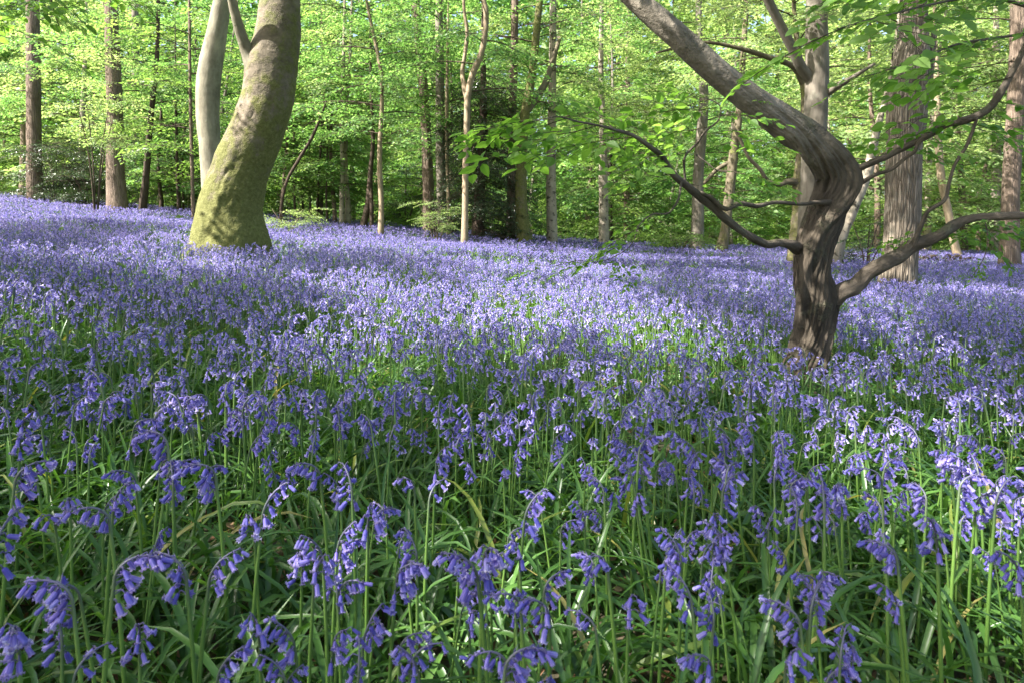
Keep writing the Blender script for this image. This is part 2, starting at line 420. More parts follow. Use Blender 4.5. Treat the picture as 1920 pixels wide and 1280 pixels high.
rt = np.random.default_rng(3)
SP_MID = [spray_tmpl(rt, .088, .058, ragged=.12) for _ in range(6)]          # 10 - 20 m
SP_FAR = [spray_tmpl(rt, .125, .085, twig_r=.004, wd=.34, ragged=.12) for _ in range(5)]    # beyond
SP_NEAR = [spray_tmpl(rt, .145, .105, full=True, tilt=.4, twig_r=.0035, wd=.29, ragged=.12) for _ in range(6)]
SP_HOLLY = [spray_tmpl(rt, .07, .05, tilt=.7, wd=.26) for _ in range(4)]
SP_SHADE = [spray_tmpl(rt, .085, .085) for _ in range(5)]

def crown(g, axis, h0, h1, nb, Rlo, Rhi, tms, rng, sc=(.7, 1.2), step=.30, rise=.25, droop=.12, wood=True, keep=None, br=.016, t0=.2, up=0.):
    pos = []; yaw = []; pit = []; rol = []; S = []
    for i in range(nb):
        u = (i + rng.random()) / nb; h = h0 + (h1 - h0) * u
        R_ = (Rlo + (Rhi - Rlo) * u) * rng.uniform(.55, 1.1)
        a = i * 2.4 + rng.normal(0, .5); c = axis(h - .12 * R_)
        d = np.array([math.cos(a), math.sin(a), 0]); sd = np.array([-d[1], d[0], 0]); bend = rng.normal(0, .12)
        f = lambda t: c + d * R_ * t + sd * R_ * bend * t * t + np.array([0, 0, R_ * ((rise + up) * t - (rise * .6 + droop) * t * t)])
        if keep is not None and not keep(f(.6)): continue
        if wood:
            tube(g, np.array([f(t) for t in np.linspace(0, 1, 6)]), np.linspace(br * (.6 + .25 * R_), .004, 6), 4, m=1, cap=False)
        n = max(2, int(R_ * (1 - t0) / step * 2)); sg = 1
        for j in range(n):
            t = t0 + (1 - t0) * (j + rng.random() * .6) / n; sg = -sg
            pos.append(f(t)); dt = f(min(t + .05, 1.05)) - f(t)
            yaw.append(a + 2 * bend * t + sg * rng.uniform(.35, 1.0) * (1.15 - t)); pit.append(-math.atan2(dt[2], .05 * R_) * .6 + rng.normal(.06, .16)); rol.append(rng.normal(0, .2))
            S.append(rng.uniform(*sc) * (1.1 - .3 * t))
    if pos:
        stamp_many(g, tms, np.array(pos), np.array(yaw), np.array(pit), np.array(rol), np.array(S), rng, m=(0, 1))
    return len(pos)

# ------------------------------------------------------------------ ground
def build_ground():
    g = Geo()
    xs = np.r_[np.linspace(-400, -42, 12), np.linspace(-40, -8.4, 50), np.linspace(-8, 8, 130), np.linspace(8.4, 40, 50), np.linspace(42, 400, 12)]
    ys = np.r_[np.linspace(-200, -12, 8), np.linspace(-10, 14, 180), np.linspace(14.4, 60, 60), np.linspace(65, 600, 16)]
    X, Y = np.meshgrid(xs, ys)
    Z = zg(X, Y) + .012 * vnoise(np.stack([X * 6, Y * 6, 0 * X], -1))
    nx = len(xs); i = np.arange(len(ys) - 1)[:, None] * nx; j = np.arange(nx - 1)[None]
    Q = np.stack([i + j, i + j + 1, i + nx + j + 1, i + nx + j], -1).reshape(-1, 4)
    g.add(np.stack([X, Y, Z], -1).reshape(-1, 3), Q)
    o = g.build('ground', [M['ground']]); o['kind'] = 'structure'
build_ground()

# ------------------------------------------------------------------ generic trees
def ext_path(pts, Y, H, lean_back=0.):
    """pixel path base->top becomes a trunk at depth Y, carried on up to height H"""
    pts = [tuple(p) for p in pts]
    W = [P(a, b, Y) for a, b, c in pts]; r = [c / F * Y / 2 for a, b, c in pts]
    z0 = float(zg(W[0][0], Y))
    if W[0][2] - z0 > .05: W.insert(0, np.array([W[0][0], Y, z0])); r.insert(0, r[0] * 1.08)
    else: W[0][2] = z0
    W.insert(0, np.array([W[0][0], Y, z0 - .25])); r.insert(0, r[0] * 1.12)
    if H and W[-1][2] < H:
        d = W[-1] - W[-2]; d = d / np.linalg.norm(d); z = W[-1][2]; p = W[-1]; r0 = r[-1]; n = 4; st = (H - z) / n
        for i in range(n):
            d = nrm(d + np.array([0, 0, .6])); p = p + d / max(d[2], .3) * st; W.append(p); r.append(r0 * (1 - .82 * (i + 1) / n))
    return np.array(W), np.array(r), z0
def axis_of(W):
    o = np.argsort(W[:, 2]); Z = W[o, 2]
    return lambda h: np.array([np.interp(h, Z, W[o, 0]), np.interp(h, Z, W[o, 1]), h])
def bump_prof(amp, freq=3., flare=0., z0=0., fh=.35, lob=5, ph=0.):
    def f(th, s, V, dv):
        k = 1 + amp * fbm(V * freq, 3, 5)
        if flare: k = k + flare * np.exp(-np.clip(V[..., 2] - z0, 0, 9) / fh) * (1 + .55 * np.sin(lob * th + ph))
        return k
    return f
def moss_low(z0, hh, base=.1, top=.0):
    def f(V, dv, s): return base + (1 - base) * np.exp(-np.clip(V[..., 2] - z0, 0, 99) / hh) - top
    return f

TREES = []
def tree(name, label, cat, Y, pts, bark, H=12, cr=None, group=None, nseg=12, amp=.06, flare=.25, leaf='leaf_a', extra=None, mossf=None, seed=0, tms=None, limbs=()):
    rng = np.random.default_rng(1000 + seed + int(pts[0][0]))
    W, r, z0 = ext_path(pts, Y, H)
    base = W[0] + np.array([0, 0, .25])
    root = empty(name, base); tag(root, label, cat, group)
    g = Geo()
    tube(g, W, r, nseg, ds=max(.08, r[0] * .6), prof=bump_prof(amp, 2.2 / max(.25, r[1] * 2), flare, z0, ph=rng.uniform(0, 6)), moss=mossf or moss_low(z0, .5))
    g.build('trunk', [M[bark]], root, base)
    for lp in limbs:                                           # limbs given as [(px, py, width, dY)...]
        g = Geo(); tube(g, np.array([P(a, b, Y + d) for a, b, c, d in lp]), np.array([c / F * Y / 2 for a, b, c, d in lp]), 8, ds=.12, prof=bump_prof(.08, 6), moss=lambda V, dv, s: .25 * np.clip(dv[..., 2], 0, 1))
        g.build('branch', [M[bark]], root, base)
    if cr:
        g = Geo(); ax = axis_of(W)
        for c in (cr if isinstance(cr, list) else [cr]):
            c = dict(c); tm = c.pop('tms', tms or (SP_MID if Y < 20 else SP_FAR))
            crown(g, ax, c.pop('h0'), c.pop('h1'), c.pop('nb'), c.pop('Rlo'), c.pop('Rhi'), tm, rng, **c)
        if g.V: g.build('crown', [M[leaf], M['twig']], root, base, smooth=False)
    TREES.append(root)
    return root

low = lambda h0, h1, nb, R0, R1, **k: dict(h0=h0, h1=h1, nb=nb, Rlo=R0, Rhi=R1, **k)
def high(h0=8, h1=14, nb=5, R=2.8, **k): return dict(h0=h0, h1=h1, nb=nb, Rlo=R, Rhi=R * .55, tms=SP_FAR, sc=(1., 1.6), step=.6, **k)

# --- left side
tree('oak_tree', 'tall straight grey brown trunk, first from the left edge, beside a dark holly', 'tree', 18, [(66, 395, 28), (64, 300, 25), (63, 150, 24), (61, 0, 22)], 'brown', 14, [low(4.2, 7, 7, 2.2, 2.5), high()], seed=1)
tree('snapped_tree', 'short brown trunk just behind the first straight trunk at the left edge', 'tree', 22, [(45, 372, 17), (46, 300, 15), (46, 232, 12)], 'brown', 0, low(3.6, 5.2, 8, 1.2, 1.6), seed=2)
tree('oak_tree', 'straight brown trunk with wider foot standing left of the mossy leaning beech', 'tree', 17, [(222, 405, 38), (219, 370, 33), (215, 200, 27), (210, 60, 24), (209, 0, 23)], 'brown', 14, [low(4.2, 7, 7, 2.4, 2.4), high()], seed=3)
tree('beech_tree', 'pale distant trunk right of the straight brown trunk with wider foot', 'tree', 27, [(258, 385, 19), (257, 300, 16), (255, 120, 13), (253, 0, 12)], 'grey', 15, [low(4, 8, 9, 2.6, 2.8), high()], leaf='leaf_b', seed=4)
tree('young_tree', 'thin dark leaning trunk leaning right beside the distant pale trunk', 'tree', 17.5, [(267, 412, 15), (274, 330, 12), (282, 230, 10), (294, 110, 8), (297, 0, 6)], 'dark', 9, low(3.4, 7.5, 14, 2.2, 1.8), seed=5)
tree('beech_tree', 'curved smooth pale beech trunk half hidden behind the mossy leaning beech', 'tree', 12.4,
     [(410, 470, 46), (405, 400, 42), (397, 330, 38), (393, 270, 38), (389, 200, 42), (394, 130, 44), (405, 70, 38), (417, 0, 31), (424, -60, 28)], 'palebeech', 13, high(7, 12.5, 14, 3.2, br=.02), nseg=20, amp=.05, flare=.1, seed=6)

# --- the big leaning mossy beech
def big_beech():
    Y = 8.4
    rows = [(515, 430, 176), (478, 430, 156), (455, 431, 143), (430, 430, 133), (400, 431, 121), (330, 448, 115), (260, 476, 109), (190, 501, 103), (120, 510, 104), (78, 519, 93), (0, 525, 80), (-100, 529, 74), (-300, 524, 66), (-600, 532, 54), (-1000, 528, 40), (-1450, 535, 14)]
    W = np.array([P(cx, py, Y + (.0 if py > 200 else (200 - py) / 1600 * 1.0)) for py, cx, w_ in rows]); r = np.array([w_ / F * Y / 2 * (.91 if py < 350 else .97) for py, _, w_ in rows])
    z0 = float(zg(W[0][0], Y)); W = np.vstack([W[0] + [0, 0, -.45], W]); r = np.r_[r[0] * 1.08, r]
    base = np.array([W[0][0], Y, z0])
    root = empty('beech_tree', base); tag(root, 'thick leaning beech with mossy foot and a forked limb, bluebells round its base', 'tree')
    knots = [(np.array(P(464, 122, Y - .30)), 0.15, .10), (np.array(P(470, 138, Y - .40)), .035, -.05), (np.array(P(476, 116, Y - .40)), .06, .05)]
    scars = [(P(417, 326, Y - .42), .05, -.16), (P(413, 333, Y - .42), .05, -.12), (P(433, 385, Y - .46), .04, -.14), (P(436, 372, Y - .46), .04, -.14), (P(433, 398, Y - .46), .05, -.15), (P(410, 372, Y - .4), .05, .06), (P(470, 215, Y - .36), .03, -.12), (P(408, 395, Y - .4), .04, -.1)]
    def prof(th, s, V, dv):
        k = 1 + .030 * fbm(V * 1.6, 3, 3) + .018 * np.clip(fbm(V * 4.2, 2, 41), 0, 1) + .009 * fbm(V * np.array([9, 9, 14.]), 3, 8) + .004 * fbm(V * np.array([22, 22, 34.]), 2, 18)
        hh = np.clip(V[..., 2] - z0, 0, 9)
        k = k + .15 * np.exp(-hh / .24) * (.4 + np.sin(5 * th + 1.)) 
        # mossy rib running up the middle of the visible face
        k = k + .07 * np.exp(-((th - 4.75 + .10 * hh) / .16) ** 2) * np.exp(-hh / 1.8) * (1 + 1.3 * vnoise(V * 11, 4))
        k = k + .018 * np.clip(1.9 - hh, 0, 1) * np.clip(np.sin(th - 3.2 + .1 * hh), .15, 1) * fbm(V * 20, 3, 21)
        for c, rr, a in knots: k = k + a * np.exp(-((V - c) ** 2).sum(-1) / rr ** 2)
        for c, rr, a in scars:
            d = V - c; k = k + a * .22 * np.exp(-((d[..., 0] - .35 * d[..., 2]) ** 2 / (rr * .45) ** 2 + d[..., 2] ** 2 / (rr * 1.5) ** 2 + np.clip(d[..., 1], 0, 9) ** 2 / .04))
        return k
    def mossf(V, dv, s):
        h = V[..., 2] - z0
        m_ = .88 * np.exp(-np.clip(h - .4, 0, 9) / 1.1) + .42 * np.clip(dv[..., 0] * .9 + .1, 0, 1) * np.exp(-np.clip(h, 0, 9) / 3.) + .27
        return m_
    g = Geo(); tube(g, W, r, 160, ds=.03, prof=prof, moss=mossf)
    g.build('trunk', [M['beech']], root, base)
    g = Geo()
    lim = [(482, 150, 30), (474, 125, 29), (465, 102, 23), (455, 75, 20), (446, 45, 17), (438, 15, 16), (431, -20, 15), (415, -90, 14), (390, -200, 11), (350, -350, 7), (320, -480, 4)]
    tube(g, np.array([P(a, b, Y - .12 - max(0, 100 - b) * .002) for a, b, c in lim]), np.array([c / F * Y / 2 for a, b, c in lim]), 28, ds=.03, prof=bump_prof(.10, 7), moss=lambda V, dv, s: .22 + 0 * V[..., 0])
    g.build('branch', [M['palebeech']], root, base)
    return root, base, axis_of(W)
BEECH, BEECH_BASE, BEECH_AX = big_beech()

# --- between the beech and the centre
tree('dead_stem', 'dark bare stem leaning steeply right behind the mossy leaning beech', 'tree', 15, [(526, 410, 5), (538, 340, 6), (560, 300, 6), (585, 258, 6), (601, 220, 5), (612, 190, 3)], 'dark', 0, low(3.2, 3.8, 4, 1., 1.), seed=7)
thin = [(527, 19, [(527, 405, 6), (533, 330, 6), (540, 240, 5), (541, 150, 4)]), (553, 20, [(553, 405, 5), (551, 320, 4), (551, 230, 4), (548, 130, 4)]), (567, 23, [(568, 400, 4), (566, 330, 4), (563, 240, 4)]), (581, 24, [(582, 398, 4), (579, 320, 4), (583, 240, 3)]),
        (596, 21, [(595, 400, 5), (599, 320, 5), (603, 260, 4), (607, 200, 4)]), (614, 19, [(614, 420, 5), (612, 380, 4), (613, 330, 3)]), (626, 20, [(628, 418, 8), (623, 340, 7), (620, 280, 6), (622, 190, 5)]), (300, 21, [(303, 385, 8), (298, 330, 6), (303, 200, 5)]), (335, 20, [(336, 388, 8), (333, 330, 6), (330, 200, 5)]),
        (362, 15.5, [(363, 410, 8), (361, 340, 7), (357, 180, 6), (355, 0, 5)]), (346, 22, [(344, 390, 4), (343, 300, 4), (350, 200, 3)]), (1145, 24, [(1147, 450, 4), (1146, 380, 4), (1146, 320, 3)])]
for i, (k, Y, pts) in enumerate(thin):
    tree('sapling', 'thin dark sapling stem in the shade beyond the bluebells', 'tree', Y, pts, 'dark' if i % 3 else 'brown', [5, 6, 7][i % 3], low(2.2, 6.2, 15, 1.9, 1.5), 'thin saplings in the shade beyond the bluebells', nseg=7, amp=.1, flare=0, seed=20 + i, leaf='leaf_b' if i % 2 else 'leaf_a')
tree('birch_tree', 'flaky dark and pale birch trunk, left stem of a close pair', 'tree', 19, [(641, 425, 11), (641, 380, 9), (642, 310, 8), (640, 230, 8), (644, 120, 7)], 'birch', 10, low(3.6, 9, 12, 2.2, 1.8), leaf='leaf_c', seed=40)
tree('birch_tree', 'flaky dark and pale birch trunk, right stem of a close pair', 'tree', 19.2, [(652, 425, 12), (652, 380, 10), (648, 310, 8), (650, 230, 7), (656, 120, 6)], 'birch', 10, low(3.6, 9, 10, 2.2, 1.8), leaf='leaf_c', seed=41)
tree('thorn_tree', 'dark crooked double trunk splayed at the foot in front of pale saplings', 'tree', 18, [(681, 428, 13), (690, 385, 12), (694, 330, 9), (699, 270, 8), (696, 180, 6)], 'dark', 7, low(3.2, 6.5, 14, 2, 1.8), seed=42, limbs=[[(697, 428, 8, -.1), (697, 390, 8, -.1), (695, 350, 8, 0), (696, 320, 7, 0)]])
tree('hazel_tree', 'slim pale sapling stem in sun rising clear of the bluebell edge', 'tree', 15.5, [(714, 440, 12), (715, 390, 10), (712, 320, 10), (712, 280, 9), (716, 200, 8), (716, 150, 8), (706, 90, 7), (695, 40, 6), (687, 0, 5)], 'hazel', 8, [low(2.9, 7.5, 20, 2.2, 1.8)], leaf='leaf_a', nseg=10, flare=.05, seed=43)
tree('oak_tree', 'dark brown trunk left of the straight grey trunk in the centre', 'tree', 18.5, [(806, 445, 27), (804, 400, 23), (801, 300, 20), (795, 180, 18), (784, 60, 17), (779, 0, 16)], 'brown', 14, [low(3.6, 7.5, 12, 2.6, 2.4), high()], seed=44)
tree('beech_tree', 'straight grey trunk in the centre between dark and reddish stems', 'tree', 17.5, [(830, 445, 20), (828, 380, 18), (826, 280, 18), (825, 170, 17), (823, 0, 14)], 'grey', 14, [low(4, 7.5, 10, 2.6, 2.4), high()], seed=45)
tree('sapling', 'thin reddish stem touching the right side of the straight grey trunk', 'tree', 16.8, [(840, 450, 8), (841, 380, 7), (838, 280, 7), (838, 180, 7), (840, 60, 5)], 'hazel', 7, low(4.2, 6.8, 10, 2, 1.6), nseg=8, flare=0, seed=46)
tree('hazel_tree', 'slim pale hazel forking into two upright stems before the dark evergreen', 'tree', 13.6, [(871, 455, 14), (872, 400, 12), (873, 300, 11), (876, 220, 12), (877, 185, 12), (886, 140, 12), (901, 105, 11), (911, 50, 10), (911, 20, 10), (903, -10, 9)], 'hazel', 9, [low(3.8, 8, 12, 2.2, 2.)], nseg=12, flare=.05, amp=.05, seed=47,
     limbs=[[(876, 190, 10, 0), (870, 160, 9, .05), (867, 140, 8, .1), (873, 95, 7, .1), (876, 60, 7, .1), (871, 25, 6, .1), (868, -20, 5, .1)]])
tree('oak_tree', 'mid brown trunk left of the green mossy trunk by the dark evergreen', 'tree', 17, [(958, 455, 18), (958, 380, 16), (959, 280, 16), (962, 160, 15), (966, 0, 13)], 'brown', 13, [low(4, 7.5, 9, 2.6, 2.4), high()], seed=48)
tree('ash_tree', 'green mossy trunk curving at its foot beside the mid brown trunk', 'tree', 16.5, [(984, 460, 30), (980, 425, 25), (977, 370, 22), (978, 300, 19), (984, 220, 18), (996, 150, 16), (1006, 60, 14), (1012, 0, 12)], 'mossy', 12, [low(4, 7.5, 10, 2.8, 2.4), high()], mossf=lambda V, dv, s: .75 + .0 * V[..., 0], seed=49,
     limbs=[[(985, 215, 12, 0), (1000, 190, 16, .1), (1018, 165, 14, .2), (1035, 120, 10, .3), (1050, 70, 7, .5)]])
tree('birch_tree', 'pale trunk with dark flecks, standing alone right of the centre', 'tree', 17.5, [(1035, 468, 23), (1035, 440, 20), (1033, 350, 19), (1034, 260, 17), (1036, 140, 14), (1037, 0, 13)], 'birch', 13, [low(3.9, 7.2, 10, 2.6, 2.2), high()], leaf='leaf_c', seed=50)
# dark evergreen: dense hanging sprays over a dark trunk
def evergreen():
    Y = 16.9; rng = np.random.default_rng(77)
    x0 = (905 - CX) / F * Y; z0 = float(zg(x0, Y)); base = np.array([x0, Y, z0])
    root = empty('evergreen_tree', base); tag(root, 'dense dark evergreen with drooping boughs behind the forked hazel', 'tree')
    W = np.array([[x0 - .12, Y, z0 - .2], [x0 - .1, Y, z0 + 1], [x0, Y, z0 + 3], [x0, Y, z0 + 6.5]]); g = Geo(); tube(g, W, [.18, .15, .11, .02], 10, ds=.2, prof=bump_prof(.08, 5)); g.build('trunk', [M['dark']], root, base)
    g = Geo(); crown(g, axis_of(W), z0 + .4, z0 + 4.6, 84, 1.45, .6, SP_HOLLY, rng, sc=(.6, 1.), step=.16, rise=-.05, droop=.35, t0=.05)
    g.build('crown', [M['leaf_dark'], M['twig']], root, base, smooth=False)
evergreen()
def bush(name, label, cat, px, Y, h, R_, leaf, tms, nb, seed, ncan=6, sc=(.4, .7), group=None, z=0.):
    rng = np.random.default_rng(seed); x0 = (px - CX) / F * Y; z0 = float(zg(x0, Y)); base = np.array([x0, Y, z0])
    root = empty(name, base); tag(root, label, cat, group)
    g = Geo(); tips = []
    for i in range(ncan):
        a = rng.uniform(0, 6.28); q = R_ * rng.uniform(.2, .8); hh = h * rng.uniform(.7, 1.)
        W = np.array([[0, 0, -.1], [math.cos(a) * q * .3, math.sin(a) * q * .3, hh * .5], [math.cos(a) * q, math.sin(a) * q, hh]]) + base
        tube(g, W, [.02, .014, .004], 6, ds=.15, m=0); tips.append(W)
    g.build('stem', [M['twig']], root, base)
    g = Geo()
    for W in tips:
        crown(g, axis_of(W), z0 + .12 * h + z, z0 + h, max(3, nb // ncan), R_ * .75, R_ * .35, tms, rng, sc=sc, step=.16, t0=.1, rise=.3, br=.006)
    g.build('foliage', [M[leaf], M['twig']], root, base, smooth=False)
    return root
bush('young_beech', 'small bright green bush standing before the straight grey trunk', 'shrub', 818, 14.5, 1.25, .62, 'leaf_c', SP_MID, 26, 5, 5, (.3, .5), z=.45)
bush('young_beech', 'pale sunlit leafy sapling left of the straight brown trunk', 'shrub', 180, 14.5, 3.9, .85, 'leaf_c', SP_MID, 30, 15, 4, (.45, .75), z=1.3)  # pale leaf material chosen to look sunlit
bush('holly_bush', 'dark holly bush at the foot of the first trunk from the left', 'shrub', 105, 18.6, 2.1, 1.5, 'leaf_holly', SP_HOLLY, 72, 6, 8)
bush('holly_bush', 'dark holly bush between the two straight trunks on the left', 'shrub', 172, 18.2, 2.0, 1.3, 'leaf_holly', SP_HOLLY, 72, 7, 8)
bush('holly_bush', 'tall dark holly bush left of the curved pale beech trunk', 'shrub', 325, 24, 3.2, 1.7, 'leaf_holly', SP_HOLLY, 54, 8, 8)
bush('holly_bush', 'dark holly bush behind the hazel stems in the centre', 'shrub', 760, 25, 2.6, 1.7, 'leaf_holly', SP_HOLLY, 48, 9, 8)
bush('holly_bush', 'dark green bush seen between the twisted trunk and the fissured oak', 'shrub', 1625, 13, 1.25, .7, 'leaf_holly', SP_HOLLY, 30, 10, 7)
bush('bramble_bush', 'low tangled brown and green brush mound on the far bluebell edge', 'shrub', 1275, 18, .9, 1.1, 'leaf_b', SP_MID, 30, 11, 12)
bush('young_beech', 'low bright green bush just right of the mossy leaning beech', 'shrub', 540, 14, .75, .8, 'leaf_c', SP_MID, 26, 12, 6, (.35, .6))

# --- right side
tree('birch_tree', 'flaky blotched trunk beyond the left tips of the twisted tree', 'tree', 20, [(1132, 460, 20), (1132, 400, 18), (1131, 330, 17), (1131, 260, 14), (1127, 150, 10), (1128, 0, 8)], 'birch', 12, [low(3.8, 8, 12, 2.4, 2.2), high()], leaf='leaf_c', seed=60)
tree('beech_tree', 'faint distant trunk right of the flaky blotched trunk', 'tree', 30, [(1175, 450, 13), (1175, 390, 12), (1176, 250, 10), (1177, 100, 9)], 'brown', 15, [low(3.5, 10, 16, 3, 2.8), high()], leaf='leaf_c', seed=61)
tree('ash_tree', 'pinkish brown trunk standing in the brush mound', 'tree', 19, [(1306, 480, 27), (1308, 420, 24), (1309, 340, 20), (1316, 240, 20), (1320, 190, 18), (1312, 90, 14), (1310, 0, 12)], 'grey', 12, [low(4, 8, 14, 2.8, 2.4), high()], leaf='leaf_c', seed=62)
tree('ash_tree', 'mossy brown trunk leaning right under the lower left limb', 'tree', 17, [(1352, 478, 24), (1360, 430, 18), (1366, 380, 19), (1374, 300, 18), (1385, 220, 14), (1392, 120, 11), (1400, 0, 9)], 'mossy', 11, [low(3.9, 8, 14, 2.6, 2.2), high()], mossf=lambda V, dv, s: .32 + 0 * V[..., 0], leaf='leaf_c', seed=63, limbs=[[(1376, 300, 9, 0), (1345, 318, 8, .1), (1320, 345, 7, .2)]])
tree('oak_tree', 'straight pale grey trunk directly behind the twisted tree', 'tree', 10.5, [(1515, 520, 50), (1520, 440, 46), (1524, 340, 44), (1528, 240, 43), (1532, 160, 42), (1532, 110, 42), (1531, 40, 38), (1530, -60, 34)], 'grey', 13, [high(7, 12, 14, 3.4)], nseg=24, amp=.04, flare=.12, seed=64,
     limbs=[[(1520, 150, 22, 0), (1503, 128, 20, -.1), (1485, 90, 18, -.2), (1462, 45, 17, -.3), (1440, 0, 16, -.4), (1410, -60, 12, -.5)],
            [(1545, 180, 14, 0), (1570, 162, 13, -.2), (1600, 145, 8, -.4), (1640, 120, 5, -.6)]])
tree('thorn_tree', 'mossy knotted trunk beside the pale grey trunk behind the twisted tree', 'tree', 12, [(1488, 500, 24), (1492, 440, 22), (1496, 390, 21), (1497, 340, 20), (1504, 270, 16), (1508, 160, 16), (1500, 120, 12), (1490, 30, 8)], 'mossy', 8, [low(3.8, 7.5, 16, 2.2, 2.)], mossf=lambda V, dv, s: .5 + 0 * V[..., 0], leaf='leaf_c', seed=65,
     limbs=[[(1497, 345, 18, 0), (1480, 340, 13, -.05), (1462, 347, 8, -.1), (1440, 340, 8, -.15), (1425, 318, 8, -.2), (1403, 295, 7, -.25), (1392, 270, 6, -.3), (1372, 232, 5, -.4)],
            [(1506, 160, 12, 0), (1490, 128, 11, -.1), (1440, 108, 10, -.2), (1390, 92, 8, -.3), (1320, 80, 6, -.4), (1230, 100, 4, -.5)]])
tree('birch_tree', 'slim pale birch leaning right between the twisted tree and the fissured oak', 'tree', 13, [(1566, 480, 26), (1580, 435, 21), (1598, 395, 20), (1612, 360, 20), (1628, 320, 18), (1636, 280, 16), (1648, 230, 12), (1664, 170, 8), (1678, 90, 6)], 'birch', 7, low(3.6, 6.5, 10, 1.8, 1.6), leaf='leaf_c', seed=66)
tree('oak_tree', 'broad oak with vertical fissured bark on the right, two limbs at top', 'tree', 8.6, [(1683, 560, 72), (1683, 540, 64), (1687, 490, 61), (1690, 450, 61), (1693, 380, 60), (1695, 300, 60), (1697, 240, 63), (1702, 180, 70), (1708, 120, 64), (1714, 60, 50), (1712, 0, 44), (1708, -80, 40)], 'oak', 13, [high(6.5, 12, 16, 3.6)], nseg=40, amp=.045, flare=.1, seed=67,
     limbs=[[(1716, 290, 18, -.05), (1724, 250, 20, -.05), (1732, 200, 17, 0), (1742, 150, 13, .05), (1752, 60, 10, .1)]])
tree('oak_tree', 'pale brown trunk at the right edge above the lowest limb', 'tree', 13.5, [(1891, 520, 37), (1892, 480, 33), (1894, 400, 30), (1897, 320, 29), (1902, 240, 29), (1908, 120, 28), (1910, 0, 26)], 'brown', 13, [low(4.6, 7, 5, 2, 2), high()], seed=68, amp=.04)
tree('birch_tree', 'white birch trunk far off just left of the right edge trunk', 'tree', 26, [(1864, 470, 18), (1866, 400, 16), (1868, 320, 16), (1869, 220, 13), (1868, 100, 12)], 'birch', 13, [low(3.4, 10, 14, 2.8, 2.2)], leaf='leaf_c', seed=69)
tree('birch_tree', 'pinkish leaning trunk right of the fissured oak', 'tree', 19, [(1800, 500, 16), (1790, 460, 14), (1778, 400, 14), (1766, 340, 14), (1760, 280, 13), (1757, 180, 10), (1754, 80, 8)], 'hazel', 10, [low(3.4, 9, 14, 2.4, 2.)], leaf='leaf_c', seed=70)
def stump():
    Y = 15.5; x0 = (1772 - CX) / F * Y; z0 = float(zg(x0, Y)); base = np.array([x0, Y, z0])
    root = empty('uprooted_stump', base); tag(root, 'dark uprooted stump with splayed roots on the bluebell edge, right of the oak', 'stump')
    rng = np.random.default_rng(4); g = Geo()
    tube(g, base + np.array([[0, 0, -.1], [-.02, 0, .15], [.03, 0, .35], [.1, 0, .46]]), [.15, .13, .09, .05], 12, ds=.06, prof=bump_prof(.3, 9)); g.build('stump', [M['dark']], root, base)
    for k in range(7):
        a = rng.uniform(0, 6.28); l = rng.uniform(.35, .9); d = np.array([math.cos(a), math.sin(a), 0]); g = Geo()
        tube(g, base + np.array([[0, 0, .2], d * l * .4 + [0, 0, rng.uniform(.2, .45)], d * l * .8 + [0, 0, rng.uniform(.05, .5)], d * l + [0, 0, rng.uniform(-.05, .4)]]), [.05, .04, .028, .01], 7, ds=.06, prof=bump_prof(.2, 12)); g.build('root', [M['dark']], root, base)
stump()

# --- more young trees filling the wood, each its own thing
def fill_trees():
    rng = np.random.default_rng(90)
    protos = []
    for k in range(7):
        W = np.array([[0, 0, -.3], [rng.normal(0, .1), rng.normal(0, .1), 2], [rng.normal(0, .35), rng.normal(0, .3), 5], [rng.normal(0, .6), rng.normal(0, .5), 8.5 + k % 3]])
        root = empty('young_tree', (0, 0, 0))
        g = Geo(); tube(g, W, [.07 + .012 * k, .06 + .01 * k, .045, .012], 8, ds=.35, prof=bump_prof(.08, 4)); g.build('trunk', [M[['grey', 'brown', 'dark', 'hazel', 'birch', 'brown', 'grey'][k]]], root)
        g = Geo(); crown(g, axis_of(W), 1.3, W[-1][2] - .3, 40, 2.7, 1.6, SP_FAR, rng, sc=(.8, 1.4), step=.42)
        g.build('crown', [M[['leaf_a', 'leaf_c', 'leaf_b'][k % 3]], M['twig']], root, smooth=False)
        protos.append(root)
    used = set(); spots = []
    tries = 0
    while len(spots) < 62 and tries < 4000:
        tries += 1
        y = 21 + 24 * rng.random() ** .8; x = rng.uniform(-.85, .85) * y
        if all((x - a) ** 2 + (y - b) ** 2 > 2.6 ** 2 for a, b in spots): spots.append((x, y))
    for i, (x, y) in enumerate(spots):
        p = protos[i % 7]
        if i < 7: r = p
        else:
            r = p.copy(); COL.objects.link(r)
            for ch in p.children:
                c = ch.copy(); COL.objects.link(c); c.parent = r
        s = rng.uniform(.85, 1.35)
        r.location = (x, y, float(zg(x, y))); r.rotation_euler = (0, 0, rng.uniform(0, 6.28)); r.scale = (s, s, s)
        tag(r, 'slender young tree with pale spring leaves deep in the wood beyond the bluebells', 'tree', 'young trees deep in the wood')
fill_trees()

